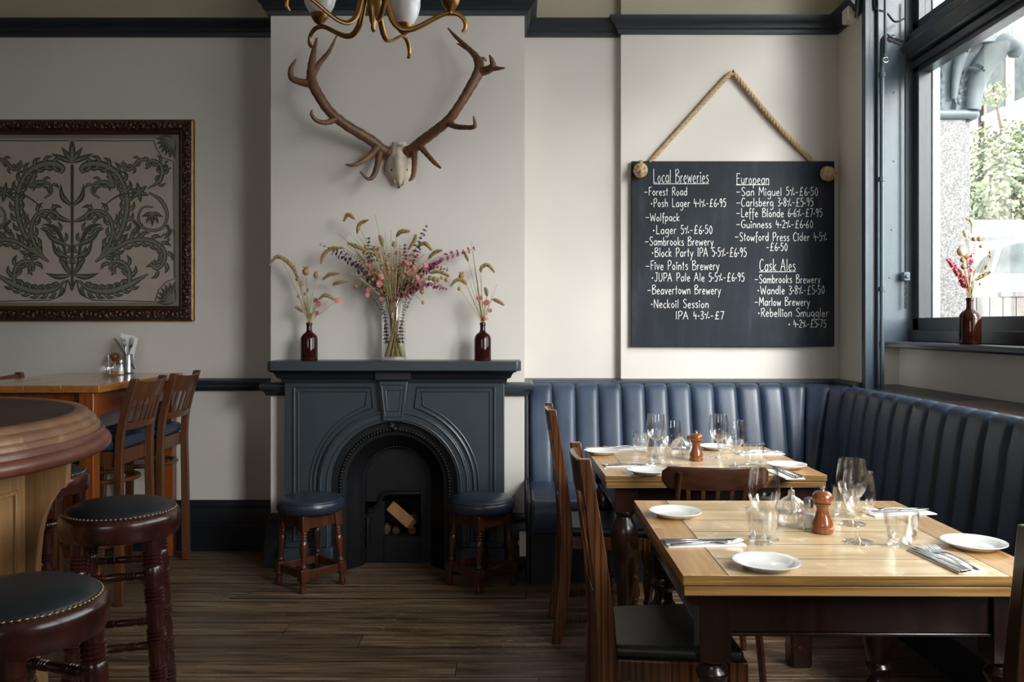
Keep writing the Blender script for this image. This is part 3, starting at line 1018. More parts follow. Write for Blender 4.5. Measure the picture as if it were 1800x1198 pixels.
def bistro_chair():
    t = thing('bistro_chair', 'dark bentwood chair with curved top rail between the two oak tables', 'chair', (.745, 3.335, 0), 0)
    m = M['bistro']
    rr = .34
    vs, fs = [], []
    K = 18
    for i in range(K + 1):
        a = (i / K - .5) * 2 * .60
        x = rr * math.sin(a)
        y = -.245 + rr * (1 - math.cos(a))
        q = abs(i / K - .5) * 2
        h0 = .742 + .030 * max(0, (q - .85) / .15) ** 2
        h1 = .828 - .020 * max(0, (q - .85) / .15) ** 2
        nx, ny = -math.sin(a), math.cos(a)
        th = .010
        for z, k in ((h0, .75), (h0 + .012, 1), (h1 - .012, 1), (h1, .75)):
            lean = (z - .74) * -.22
            vs += [(x - nx * th * k, y + lean - ny * th * k, z), (x + nx * th * k, y + lean + ny * th * k, z)]
    for i in range(K):
        a, b = i * 8, i * 8 + 8
        for j in range(3):
            fs += [(a + 2 * j, b + 2 * j, b + 2 * j + 2, a + 2 * j + 2), (a + 2 * j + 1, a + 2 * j + 3, b + 2 * j + 3, b + 2 * j + 1)]
        fs += [(a, a + 1, b + 1, b), (a + 6, b + 6, b + 7, a + 7)]
    e = K * 8
    fs += [(0, 2, 3, 1), (2, 4, 5, 3), (4, 6, 7, 5), (e, e + 1, e + 3, e + 2), (e + 2, e + 3, e + 5, e + 4), (e + 4, e + 5, e + 7, e + 6)]
    MB().add(vs, fs).build('top_rail', m, t, bevel=.003)
    for s in (-1, 1):
        pts = spline([(s * .185, -.185, 0), (s * .168, -.162, .25), (s * .155, -.155, .45), (s * .142, -.200, .68), (s * .136, -.243, .81)], 5)
        MB().tube(pts, lerpr([.015, .017, .016, .013, .011], len(pts)), 8, flat=(1.25, .9)).build('back_leg', m, t)
        MB().tube([(s * .155, .15, .44), (s * .215, .195, 0)], [.018, .013], 10).build('front_leg', m, t)
    for k in range(5):
        x = -.105 + .0525 * k
        y0 = -.252 + rr * (1 - math.cos(math.asin(x / rr)))
        MB().beam((x * .85, -.155, .455), (x, y0, .755), .016, .008, up=(0, 1, 0)).build('slat', m, t, bevel=.002)
    MB().lathe([(.17, .425), (.195, .43), (.20, .448), (.19, .458), (.10, .452), (0, .450)], 36, sy=.98).build('seat', m, t)
    pts = [(.165 * math.cos(a), .165 * math.sin(a), .27) for a in [2 * PI * k / 24 for k in range(25)]]
    MB().tube(pts, .009, 8).build('hoop_stretcher', m, t)


bistro_chair()


# ---------------------------------------------------------------- high chairs and high table
def high_chair():
    t = thing('high_chair', 'tall wooden bar chair with slatted back at the table corner nearest the bar', 'chair', (-2.04, 4.255, 0), R(90), 'slatted high chairs round the high table')
    m = M['barchair']
    path = [(-.165, 0), (-.160, .45), (-.160, .76), (-.185, .92), (-.232, 1.085)]

    def yz(z):
        for (y0, z0), (y1, z1) in zip(path[:-1], path[1:]):
            if z0 <= z <= z1:
                return y0 + (y1 - y0) * (z - z0) / (z1 - z0)
        return path[-1][0]
    for s in (-1, 1):
        pts = spline([(s * (.165 if z > .5 else .175), y, z) for y, z in path], 5)
        mb = MB()
        vs, fs = [], []
        for i, p in enumerate(pts):
            tt = p.z / 1.085
            hw, hd = .017 - .004 * tt, .021 - .003 * tt
            vs += [(p.x - hw, p.y - hd, p.z), (p.x + hw, p.y - hd, p.z), (p.x + hw, p.y + hd, p.z), (p.x - hw, p.y + hd, p.z)]
        n = len(pts)
        for i in range(n - 1):
            for k in range(4):
                fs.append((i * 4 + k, i * 4 + (k + 1) % 4, i * 4 + 4 + (k + 1) % 4, i * 4 + 4 + k))
        fs += [(3, 2, 1, 0), tuple((n - 1) * 4 + k for k in range(4))]
        MB().add(vs, fs).build('back_leg', m, t, bevel=.003)
        MB().beam((s * .175, .165, 0), (s * .160, .150, .70), .034, .034, up=(0, 1, 0), w2=.038, d2=.038).build('front_leg', m, t, bevel=.003)

    def rail(z0, z1, dip, th, nm, half=.165, lift=0):
        vs, fs = [], []
        K = 12
        for i in range(K + 1):
            x = -half + 2 * half * i / K
            q = 1 - (x / half) ** 2
            for z in (z0, z1):
                y = yz(min(z, 1.085)) - dip * q + (.0 if z == z0 else -.004)
                zz = z - (lift * q if z == z1 else 0)
                vs += [(x, y - th / 2, zz), (x, y + th / 2, zz)]
        for i in range(K):
            a, b = i * 4, i * 4 + 4
            fs += [(a, b, b + 2, a + 2), (a + 1, a + 3, b + 3, b + 1), (a + 2, b + 2, b + 3, a + 3), (a, a + 1, b + 1, b)]
        fs += [(0, 2, 3, 1), (K * 4, K * 4 + 1, K * 4 + 3, K * 4 + 2)]
        return MB().add(vs, fs).build(nm, m, t, bevel=.004)
    rail(.985, 1.078, .030, .022, 'top_rail', .172, .012)
    rail(.835, .870, .022, .020, 'lower_rail')
    for x in (-.09, -.03, .03, .09):
        q = 1 - (x / .165) ** 2
        MB().beam((x, yz(.86) - .022 * q, .865), (x, yz(.99) - .030 * q, .99), .028, .009, up=(0, 1, 0)).build('slat', m, t, bevel=.002)
    MB().prism([(-.165, -.15), (.165, -.15), (.19, .05), (.18, .16), (.10, .195), (-.10, .195), (-.18, .16), (-.19, .05)], .665, .735, 'z').build('seat_frame', m, t, bevel=.004)
    MB().prism([(-.160, -.148), (.160, -.148), (.185, .05), (.176, .158), (.10, .19), (-.10, .19), (-.176, .158), (-.185, .05)], .735, .792, 'z').build('seat', M['leather'], t, bevel=.022, seg=4)
    for z, r_ in ((.585, .165), (.275, .172)):
        pts = [(r_ * 1.02 * math.cos(a), r_ * .95 * math.sin(a), z) for a in [2 * PI * k / 28 for k in range(29)]]
        MB().tube(pts, .016, 8, flat=(.75, 1.2), up=(0, 0, 1)).build('ring_stretcher', m, t)
    return t


hc = high_chair()
dup(hc, (-2.04, 4.735, 0), R(90), 'tall wooden bar chair with slatted back standing closest to the chimney breast')
dup(hc, (-2.475, 4.52, 0), R(-90), 'bar chair across the high table under the big framed mirror, only its top rail showing')

t = thing('high_table', 'high orange pine table against the wall under the framed mirror', 'table', (-2.275, 4.49, 0), R(1.5))
mb = MB()
for i in range(4):
    mb.box(-.345 + .1725 * i + .0004, -.345 + .1725 * (i + 1) - .0004, -.54, .54, 1.028, 1.062)
mb.build('tabletop', M['pine_x'], t, bevel=.003)
mb = MB()
for s in (-1, 1):
    mb.box(-.28, .28, s * .47 - .011, s * .47 + .011, .91, 1.028).box(s * .28 - .011, s * .28 + .011, -.47, .47, .91, 1.028)
mb.build('apron', M['pine_leg'], t, bevel=.003)
for sx in (-1, 1):
    for sy in (-1, 1):
        MB().box(sx * .28 - .034, sx * .28 + .034, sy * .495 - .034, sy * .495 + .034, 0, 1.028).build('leg', M['pine_leg'], t, bevel=.004)


# ---------------------------------------------------------------- bar stools
def bar_stool():
    t = thing('bar_stool', 'round dark mahogany bar stool with studded leather seat, in front of the high chairs', 'stool', (-1.227, 2.675, 0), R(-28), 'studded bar stools along the bar')
    m = M['stool']
    MB().lathe([(.140, .690), (.170, .692), (.176, .705), (.177, .745), (.172, .758), (.163, .764), (.140, .766)], 64, closed=True).build('seat_rim', m, t, smooth=50)
    MB().lathe([(.161, .758), (.161, .766), (.154, .775), (.13, .786), (.07, .793), (0, .795)], 64).build('seat', M['leather_black'], t, smooth=60)
    mb = MB()
    for k in range(76):
        a = 2 * PI * k / 76
        mb.ball((.1605 * math.cos(a), .1605 * math.sin(a), .766), .0052, .0052, .004, 8, 6)
    mb.build('stud_trim', M['nail'], t)
    feet = []
    for k in range(4):
        a = k * PI / 2
        b0 = Vector((.195 * math.cos(a), .195 * math.sin(a), 0))
        b1 = Vector((.138 * math.cos(a), .138 * math.sin(a), .70))
        L = (b1 - b0).length
        MB().lathe(ringed(L, .024, .027, (.12, .27, .41, .57, .74, .90), 4, .0115), 20, M=along(b0, b1)).build('leg', m, t, smooth=35)
        feet.append((b0, b1))

    def at(k, z):
        b0, b1 = feet[k % 4]
        return b0.lerp(b1, z / .70)
    for z in (.56, .35):
        for k in range(4):
            zz = z + (.02 if k % 2 else -.012)
            a, b = at(k, zz), at(k + 1, zz)
            L = (b - a).length
            MB().lathe(ringed(L, .0125, .0125, (.30, .70), 3, .008, .2), 12, M=along(a, b)).build('rung', m, t, smooth=35)
    return t


bs = bar_stool()
dup(bs, (-1.043, 1.80, 0), R(-64), 'bar stool closest to the viewer, its studded seat cut off by the picture edge')
dup(bs, (-1.845, 3.33, 0), R(20), 'bar stool tucked behind the bar bracket, only a slice of its seat showing')


# ---------------------------------------------------------------- low stools
def low_stool():
    t = thing('low_stool', 'low round stool with blue leather cushion before the fireplace, on the antler-mirror side, scratched stretcher', 'stool', (-1.045, 4.425, 0), R(45), 'low leather stools by the fireplace')
    m = M['stool_brown']
    MB().lathe([(.13, .384), (.160, .386), (.170, .400), (.173, .420), (.170, .436), (.1655, .4415), (.1665, .4445), (.160, .452), (.12, .462), (.05, .466), (0, .467)], 48).build('seat', M['leather_stool'], t, smooth=60)
    pts = [(.1672 * math.cos(a), .1672 * math.sin(a), .4425) for a in [2 * PI * k / 48 for k in range(49)]]
    MB().tube(pts, .0028, 6).build('piping', M['leather_stool'], t)
    hs0, hs1 = .118, .098
    mb = MB()
    for s in (-1, 1):
        mb.box(-hs1, hs1, s * hs1 - .01, s * hs1 + .01, .318, .384).box(s * hs1 - .01, s * hs1 + .01, -hs1, hs1, .318, .384)
    mb.build('apron', m, t, bevel=.002)
    mb = MB()
    for s in (-1, 1):
        mb.box(-.112, .112, s * .112 - .009, s * .112 + .009, .072, .112).box(s * .112 - .009, s * .112 + .009, -.112, .112, .072, .112)
    mb.build('stretcher', m, t, bevel=.002)
    prof = [(.012, .118), (.018, .128), (.018, .136), (.012, .142), (.0145, .165), (.018, .20), (.0205, .235), (.019, .252), (.0135, .262), (.019, .268), (.013, .275), (.0195, .283), (.013, .290), (.0195, .298), (.014, .304), (.018, .312)]
    for sx in (-1, 1):
        for sy in (-1, 1):
            k = Matrix(((1, 0, (hs1 - hs0) * sx / .33, hs0 * sx), (0, 1, (hs1 - hs0) * sy / .33, hs0 * sy), (0, 0, 1, 0), (0, 0, 0, 1)))
            mb = MB().box(-.021, .021, -.021, .021, .308, .385, k).lathe(prof, 18, M=k).box(-.021, .021, -.021, .021, .062, .122, k)
            mb.lathe([(.013, 0), (.018, .012), (.018, .028), (.013, .045), (.017, .062)], 16, M=k)
            mb.build('leg', m, t, bevel=.002)
    return t


ls = low_stool()
ls['label'] = 'low round stool with blue leather cushion on the mirror side of the fireplace'
dup(ls, (-.160, 4.425, 0), R(43), 'low round stool with blue leather cushion on the banquette side of the fireplace')

# ---------------------------------------------------------------- bar counter
BCX, BCY = -2.29, 2.6
bar = thing('bar_counter', 'curved end of the wooden bar counter with moulded rim, bracket and panelled front', 'bar', (BCX, BCY, 0))


def stadium(r, n=40, back=-1.95):
    pts = [(back, -r)] + [(r * math.cos(a), r * math.sin(a)) for a in [-PI / 2 + PI * k / n for k in range(n + 1)]] + [(back, r)]
    return pts


MB().prism(stadium(.855), 1.00, 1.050, 'z').build('counter_top', M['leather_bar'], bar)
sw = [(x, y, 0) for x, y in stadium(.85)]
MB().sweep(sw, [(0, .98), (0, 1.049), (.015, 1.0535), (.035, 1.053), (.046, 1.046), (.049, 1.036), (.050, 1.034), (.062, 1.031), (.070, 1.024), (.073, 1.012), (.0735, 1.009), (.080, 1.007), (.084, .998), (.085, .98)]).build('rim', M['bar_rim'], bar, smooth=50)
MB().sweep(sw, [(0, .93), (0, .98), (.085, .98), (.088, .990), (.094, .990), (.100, .982), (.101, .972), (.1015, .970), (.106, .969), (.115, .960), (.120, .948), (.119, .936), (.112, .926), (.10, .922), (.05, .926)]).build('nosing', M['bar_red'], bar, smooth=50)
MB().sweep([(x, y, 0) for x, y in stadium(.60)], [(-.04, 0), (-.04, .93), (.0, .93), (.0, 0)]).build('body', M['bar_oak'], bar, smooth=50)
MB().sweep([(x, y, 0) for x, y in stadium(.60)], [(0, 0), (.035, 0), (.035, .12), (.022, .13), (.018, .155), (.006, .165), (0, .17)]).build('plinth', M['bar_oak'], bar, smooth=40)
MB().sweep([(x, y, 0) for x, y in stadium(.60)], [(0, .925), (.05, .925), (.045, .905), (.02, .895), (.012, .87), (0, .865)]).build('cornice', M['bar_oak'], bar, smooth=40)
PIER = [-22, -66, 52, 88]
for k, deg in enumerate((-1, -50, 86)):
    Mx = Matrix.Rotation(R(deg), 4, 'Z')
    if deg < 0:
        mb = MB().box(.56, .715, -.17, .17, 0, .925, Mx)
        mb.build('pilaster', M['bar_oak'], bar, bevel=.003)
        mb = MB()
        for (y0, y1, z0, z1) in ((-.12, .12, .805, .82), (-.12, .12, .20, .215), (-.12, -.105, .20, .82), (.105, .12, .20, .82)):
            mb.box(.713, .724, y0, y1, z0, z1, Mx)
        mb.build('panel_moulding', M['bar_oak'], bar, bevel=.004)
    Mc = Matrix.Rotation(R(deg + (22 if deg < 0 else 18)), 4, 'Z')
    r0 = .58
    cp = [(r0, .922), (.872, .922), (.868, .905), (.842, .895), (.838, .80), (.822, .795), (.806, .77), (.785, .735), (.768, .69), (.757, .63), (.750, .55), (.747, .20), (.755, .18), (.770, .15), (.772, .0), (r0, .0)]
    MB().prism(cp, -.055, .055, 'y', Mc).build('bracket', M['bar_oak'], bar, bevel=.004)
# ================================================================ FIREPLACE
FX, FZ = -.640, .473
fp = thing('fireplace', 'slate blue arched fireplace with keystone, mantel shelf and black iron insert', 'fireplace', (FX, 4.70, 0))


def arch(r, foot=0.0, n=36, cz=FZ):
    return [(FX - r, foot)] + [(FX + r * math.cos(a), cz + r * math.sin(a)) for a in [PI - PI * k / n for k in range(n + 1)]] + [(FX + r, foot)]


out = [(-1.238, 0), (-1.238, 1.06), (-.042, 1.06), (-.042, 0)]
lb(MB().prism(out + arch(.352)[::-1], 4.645, 4.742, 'y'), 'surround', M['blue'], fp, bevel=.003, smooth=20)


def band(r0, r1, y0, y1, foot=0.0):
    a, b = arch(r0, foot), arch(r1, foot)
    mb = MB()
    n = len(a)
    vs = [(p[0], y1, p[1]) for p in a] + [(p[0], y0, p[1]) for p in a] + [(p[0], y0, p[1]) for p in b] + [(p[0], y1, p[1]) for p in b]
    fs = []
    for i in range(n - 1):
        for k in range(4):
            k2 = (k + 1) % 4
            fs.append((k * n + i, k * n + i + 1, k2 * n + i + 1, k2 * n + i))
    fs += [(0, n, 2 * n, 3 * n), (n - 1, 4 * n - 1, 3 * n - 1, 2 * n - 1)]
    return mb.add(vs, fs)


lb(band(.345, .412, 4.622, 4.66, .14), 'arch_moulding', M['blue'], fp, bevel=.004, smooth=40)
mb = MB()
for r in (.398, .362):
    mb.tube([(p[0], 4.622, p[1]) for p in arch(r, .14)], .006, 8)
lb(mb, 'arch_bead', M['blue'], fp)
for s in (-1, 1):
    base = [(FX + s * .435, .17), (FX + s * .435, FZ)]
    base += [(FX + s * .435 * math.cos(a), FZ + .435 * math.sin(a)) for a in [R(k) for k in range(5, 76, 5)]]
    base += [(FX + s * .125, 1.005), (FX + s * .545, 1.005), (FX + s * .545, .17)]
    inner = [(FX + s * .458, .20), (FX + s * .458, FZ)]
    inner += [(FX + s * .458 * math.cos(a), FZ + .458 * math.sin(a)) for a in [R(k) for k in range(5, 73, 5)]]
    inner += [(FX + s * .148, .982), (FX + s * .522, .982), (FX + s * .522, .20)]
    mb = MB()
    for path, rr in ((base, .0085), (inner, .005)):
        pts = [(x, 4.643, z) for x, z in path]
        mb.tube(pts + [pts[0]], rr, 6, up=(0, 1, 0))
    lb(mb, 'panel_moulding', M['blue'], fp)
    x0, x1 = sorted((FX + s * .335, FX + s * .602))
    lb(MB().box(x0, x1, 4.622, 4.742, 0, .135).box(x0 + .01, x1 - .01, 4.632, 4.742, .135, .165), 'plinth', M['blue'], fp, bevel=.004)
ks = [(FX - .078, 1.04), (FX + .078, 1.04), (FX + .056, .825), (FX - .056, .825)]
mb = MB().prism(ks, 4.600, 4.66, 'y')
lb(mb, 'keystone', M['blue'], fp, bevel=.004)
mb = MB()
for k, rr in ((.82, .005), (.55, .0045)):
    pts = [(FX + (x - FX) * k, 4.600, .94 + (z - .94) * (k - .02)) for x, z in ks]
    mb.tube(pts + [pts[0]], rr, 6, up=(0, 1, 0))
lb(mb, 'keystone_moulding', M['blue'], fp)
BED = [(0, 1.03), (.012, 1.03), (.016, 1.05), (.034, 1.058), (.044, 1.078), (.050, 1.086), (.066, 1.092), (.068, 1.10), (0, 1.10)]
lb(MB().sweep([(-1.238, 4.742, 0), (-1.238, 4.645, 0), (-.042, 4.645, 0), (-.042, 4.742, 0)], BED).box(FX - .095, FX + .095, 4.59, 4.66, 1.05, 1.10), 'bed_moulding', M['trimdark'], fp, smooth=30)
sh = [(-1.297, 4.742), (-1.297, 4.52), (-1.277, 4.50), (.028, 4.50), (.048, 4.52), (.048, 4.742)]
lb(MB().prism(sh, 1.10, 1.152, 'z'), 'mantel_shelf', M['blue'], fp, bevel=.005)
# iron insert
lb(band(.298, .356, 4.668, 4.70), 'iron_arch_plate', M['iron'], fp, smooth=40)


def beads(r, y, size, n, foot=.02):
    mb = MB()
    mb.tube([(p[0], y + size * .6, p[1]) for p in arch(r, 0)], size * .9, 8)
    L = PI * r + 2 * (FZ - foot)
    for i in range(n):
        s = L * (i + .5) / n
        h = FZ - foot
        if s < h:
            x, z = FX - r, foot + s
        elif s > L - h:
            x, z = FX + r, foot + L - s
        else:
            a = PI - (s - h) / r
            x, z = FX + r * math.cos(a), FZ + r * math.sin(a)
        mb.ball((x, y, z), size, size * 1.1, size, 8, 5)
    return mb


lb(beads(.298, 4.664, .0100, 104), 'outer_beading', M['iron'], fp)
mb = MB()
prev = None
for i in range(7):                                                # crest over the arch
    a = R(90 + (i - 3) * 24)
    c = (FX, 4.655, FZ + .312)
    mb.tube([c, (c[0] + .022 * math.cos(a), 4.648, c[2] + .03 * math.sin(a)), (c[0] + .03 * math.cos(a), 4.642, c[2] + .042 * math.sin(a))], [.008, .008, .003], 6)
mb.ball((FX, 4.652, FZ + .305), .016, .012, .014)
lb(mb, 'crest', M['iron'], fp)
A0, A1 = arch(.290), arch(.192)
mb = MB()
steps = [(.292, 4.672), (.268, 4.676), (.262, 4.69), (.225, 4.735), (.200, 4.765), (.190, 4.785)]
vs, fs = [], []
for r, y in steps:
    vs += [(p[0], y, p[1]) for p in arch(r)]
n = len(A0)
for j in range(len(steps) - 1):
    for i in range(n - 1):
        fs.append((j * n + i, j * n + i + 1, (j + 1) * n + i + 1, (j + 1) * n + i))
lb(mb.add(vs, fs), 'splayed_reveal', M['iron'], fp, smooth=50)
lb(beads(.190, 4.782, .006, 90), 'inner_beading', M['iron'], fp)
ox0, ox1, oz0, oz1 = FX - .082, FX + .125, .150, .385
mb = MB()
mb.prism([(ox0, oz1), (FX - .105, .355), (FX - .125, .31), (FX - .19, .29)] + arch(.19)[1:-1] + [(FX + .19, oz1)], 4.83, 4.845, 'y')
mb.box(FX - .19, ox0, 4.83, 4.845, 0, .345).box(ox1, FX + .19, 4.83, 4.845, 0, oz1).box(ox0, ox1, 4.822, 4.845, 0, oz0)
lb(mb, 'iron_back_plate', M['iron'], fp, smooth=30)
pts = spline([(FX - .175, 4.822, .285), (FX - .13, 4.82, .305), (FX - .105, 4.818, .35), (FX - .08, 4.815, .388), (FX + .0, 4.812, .395), (FX + .12, 4.815, .395)], 6)
mb = MB().tube(pts, .010, 8).tube([(p[0], p[1] - .006, p[2] + .018) for p in pts], .005, 6)
mb.ball((FX - .01, 4.842, .52), .05, .012, .05, 12, 6).ball((FX - .05, 4.842, .49), .022, .012, .03, 10, 6).ball((FX + .035, 4.842, .48), .026, .012, .02, 10, 6)
lb(mb, 'hood', M['iron'], fp)
lb(MB().beam((FX - .172, 4.775, .10), (FX - .168, 4.770, .27), .014, .02), 'damper_lever', M['iron'], fp, bevel=.004)
lb(MB().box(FX - .21, FX + .21, 5.06, 5.09, 0, .75).box(FX - .23, FX - .19, 4.84, 5.09, 0, .75).box(FX + .19, FX + .23, 4.84, 5.09, 0, .75).box(FX - .21, FX + .21, 4.84, 5.09, .135, .148).box(FX - .21, FX + .21, 4.84, 5.09, .70, .73), 'firebox', M['soot'], fp, smooth=0)

# firewood
Ml = Matrix.Translation((-.628, 4.855, .262)) @ Matrix.Rotation(R(34), 4, 'Y') @ Matrix.Rotation(R(-28), 4, 'Z')
o = MB().prism([(-.034, -.026), (.03, -.03), (.036, .022), (-.02, .036)], -.085, .085, 'x', Ml).build('log', M['log'], bevel=.003)
tag(o, 'split pale log leaning across the fire opening', 'log')
for i, (px, py, r, lab) in enumerate(((681, 929, .026, 'round log end lying lowest under the split log, beside the lever'), (699, 932, .022, 'small round log end just under the middle of the split log'),
                                      (727, 931, .024, 'round log end below the raised tip of the split log'), (728, 902, .030, 'reddish round log end behind and above the split log'))):
    p = P(px, py, 4.94)
    z = .149 + r if i < 3 else .149 + .05 + r
    Mr = Matrix.Translation((p.x, 4.90 + .02 * (i == 3), z)) @ Matrix.Rotation(R(-90), 4, 'X')
    tag(MB().lathe([(r * .96, -.03), (r, -.02), (r, .08)], 14, M=Mr).build('log', M['bark']), lab, 'log', 'firewood in the grate')

# ================================================================ ANTLERS
AY = 4.742


def A(u, v, out):
    return P(460 + u / 3.328, v / 3.328, AY - out)


an = thing('antler_mount', 'brown deer antlers on a pale skull mounted high on the chimney breast', 'antlers', A(800, 900, .02))


def antler(chains, nm):
    """tapering horn: every chain is ([(u, v, out)...], [radii])"""
    mb = MB()
    for pts, rad in chains:
        p = spline([A(*q) for q in pts], 7)
        rr = lerpr(rad, len(p))
        rr = [r * (1 + .05 * math.sin(i * 1.9)) for i, r in enumerate(rr)]
        mb.tube(p, rr, 12)
        mb.ball(p[0], rr[0], seg=10, rings=6)
    return lb(mb, nm, M['antler'], an, smooth=70)


antler([
    ([(735, 888, .05), (700, 870, .07), (640, 820, .10), (500, 735, .17), (400, 655, .22), (335, 560, .24), (295, 480, .24), (290, 400, .22), (303, 310, .18), (322, 225, .14)], [.030, .029, .029, .027, .026, .027, .028, .021, .015, .006]),
    ([(672, 865, .09), (630, 915, .13), (575, 950, .18), (530, 966, .20), (490, 962, .20)], [.022, .016, .013, .009, .004]),
    ([(690, 880, .07), (680, 950, .11), (655, 1025, .15), (622, 1045, .17), (575, 1003, .18)], [.022, .017, .014, .010, .004]),
    ([(440, 690, .20), (380, 716, .25), (322, 705, .30), (292, 670, .32), (295, 642, .32)], [.022, .014, .011, .009, .004]),
    ([(290, 490, .24), (230, 480, .25), (175, 455, .26), (172, 400, .26), (200, 348, .25)], [.024, .019, .016, .013, .004]),
    ([(300, 440, .22), (335, 375, .18), (395, 300, .13), (440, 208, .10)], [.018, .015, .011, .004]),
], 'antler')
antler([
    ([(858, 888, .05), (890, 865, .07), (930, 830, .10), (1010, 770, .16), (1095, 700, .21), (1160, 610, .23), (1215, 520, .23), (1270, 415, .22), (1265, 355, .20), (1225, 300, .17), (1145, 255, .13)], [.030, .029, .028, .027, .026, .024, .026, .029, .024, .014, .004]),
    ([(1250, 325, .19), (1195, 270, .15), (1135, 215, .12), (1090, 165, .10)], [.018, .013, .010, .004]),
    ([(1265, 420, .21), (1320, 410, .25), (1352, 385, .28), (1345, 350, .29), (1332, 322, .29)], [.026, .022, .018, .012, .004]),
    ([(1345, 398, .27), (1385, 400, .29), (1422, 397, .30)], [.018, .010, .004]),
    ([(1265, 360, .21), (1295, 345, .17), (1312, 355, .14)], [.018, .012, .005]),
    ([(1085, 712, .20), (1130, 738, .25), (1190, 745, .30), (1245, 738, .33), (1240, 678, .34)], [.022, .015, .013, .012, .004]),
    ([(925, 850, .09), (965, 900, .13), (1010, 950, .17), (1047, 982, .19)], [.019, .014, .012, .006]),
    ([(890, 885, .07), (893, 950, .12), (885, 1030, .16), (862, 1058, .17)], [.020, .015, .012, .005]),
], 'antler')
mb = MB()
rows = [(830, 40, .03), (860, 48, .04), (885, 66, .055), (910, 76, .075), (945, 76, .085), (980, 88, .08), (1010, 76, .07), (1035, 58, .06), (1060, 48, .045), (1080, 30, .03)]
vs, fs = [], []
K = 14
for v, hw, out in rows:
    for k in range(K + 1):
        q = k / K * 2 - 1
        ridge = .012 * math.exp(-(q * 3.2) ** 2) if v > 880 else 0
        dent = -.016 * math.exp(-((abs(q) - .62) * 5) ** 2) if 930 < v < 1010 else 0
        vs.append(A(805 + hw * q, v, .004 + out * math.sqrt(max(0, 1 - q * q)) + ridge + dent))
for j in range(len(rows) - 1):
    for k in range(K):
        a = j * (K + 1) + k
        fs.append((a, a + K + 1, a + K + 2, a + 1))
lb(mb.add(vs, fs), 'skull', M['bone'], an, smooth=60)
mb = MB()
for s, u in ((-1, 735), (1, 860)):
    mb.lathe([(.026, -.006), (.036, -.004), (.037, .004), (.028, .007)], 14, M=along(A(u, 888, .05), A(u + s * 30, 868, .065)))
lb(mb, 'burr', M['antler'], an)
for s in (-1, 1):
    lb(MB().ball(A(805 + s * 44, 992, .060), .0045, .004, .007), 'eye_hole', M['soot'], an)
mb = MB()
for s in (-1, 1):
    mb.tube([A(805 + s * 22, 1030, .045), A(805 + s * 28, 1056, .042), A(805 + s * 24, 1080, .032)], [.006, .007, .003], 8)
lb(mb, 'nasal_bone', M['bone'], an)
mb = MB()                                                          # old ink marks on the brow
for j, v in enumerate((848, 856, 864)):
    pts = [A(790 + i * 6, v + (3 if i % 2 else -2), .045) for i in range(7 - j)]
    mb.tube(pts, .0012, 4)
lb(mb, 'ink_marks', M['soot'], an)
tag(MB().lathe([(.004, 0), (.006, .012), (0, .014)], 8, M=Matrix.Translation(A(805, 1096, 0)) @ Matrix.Rotation(R(90), 4, 'X')).build('nail', M['soot']), 'small dark nail in the wall under the skull', 'nail')

# ================================================================ CHANDELIER
ch = thing('chandelier', 'aged brass chandelier with curled arms and white egg-shaped glass shades', 'chandelier', (-.430, 2.65, 2.25))
MB().lathe([(.001, 0), (.006, .004), (.009, .014), (.007, .022), (.012, .034), (.018, .07), (.022, .10), (.016, .108), (.020, .114), (.034, .122), (.034, .15), (.026, .158), (.022, .20), (.030, .23), (.018, .26), (.010, .30), (.009, 1.40), (.05, 1.43), (.06, 1.47)], 24).build('body', M['brass'], ch, smooth=45)
for k in range(5):
    a = R(2 + 72 * k)
    d = Vector((math.cos(a), math.sin(a), 0))
    prof = [(.028, .135), (.040, .10), (.058, .040), (.085, .012), (.115, .010), (.150, .024), (.190, .046), (.225, .062), (.258, .062), (.280, .044), (.285, .020), (.276, .004)]
    pts = spline([d * r + Vector((0, 0, z)) for r, z in prof], 5)
    MB().tube(pts, lerpr([.0085, .0085, .008, .0075, .007, .0065, .006, .005], len(pts)), 10, flat=(.7, 1.15)).build('arm', M['brass'], ch, smooth=60)
    MB().lathe([(.006, .060), (.008, .066), (.006, .070), (.016, .078), (.026, .092), (.030, .104), (.028, .106), (0, .100)], 20, (d.x * .238, d.y * .238, 0)).build('shade_cup', M['brass'], ch)
    MB().lathe([(.024, .100), (.034, .112), (.047, .135), (.055, .165), (.056, .190), (.050, .220), (.040, .245), (.036, .252), (.033, .252), (.037, .243), (.047, .218), (.053, .19), (.052, .167), (.044, .137), (.031, .115), (0, .106)], 32, (d.x * .238, d.y * .238, 0)).build('shade', M['opal'], ch, smooth=60)

# ================================================================ FRAMED ETCHED MIRROR
GX, GZ = -2.62, 1.966
mr = thing('framed_mirror', 'large etched mirror with scroll ornament in a carved brown and gilt frame', 'mirror', (GX, 5.10, GZ))
HW, HH = .726, .598


def rect_ring(prof, nm, m):
    """frame section carried round the rectangle with mitred corners: (inset, stand-off)"""
    vs, fs = [], []
    for ins, off in prof:
        w, h = HW - ins, HH - ins
        vs += [(-w, -off, -h), (w, -off, -h), (w, -off, h), (-w, -off, h)]
    n = len(prof)
    for j in range(n):
        j2 = (j + 1) % n
        for k in range(4):
            k2 = (k + 1) % 4
            fs.append((j * 4 + k, j * 4 + k2, j2 * 4 + k2, j2 * 4 + k))
    return MB().add(vs, fs).build(nm, m, mr, smooth=25)


def carved():
    m = wood('carved_dark_frame', (0.016, 0.007, 0.004), (0.060, 0.024, 0.012), 1, .42, 6, 3)
    nt = m.node_tree
    b = nt.nodes['Principled BSDF']
    tc = N(nt, 'ShaderNodeTexCoord')
    v = N(nt, 'ShaderNodeTexVoronoi', Scale=46.0)
    nt.links.new(tc.outputs['Object'], v.inputs['Vector'])
    bump(nt, b, v.outputs['Distance'], 1.0, .02)
    return m


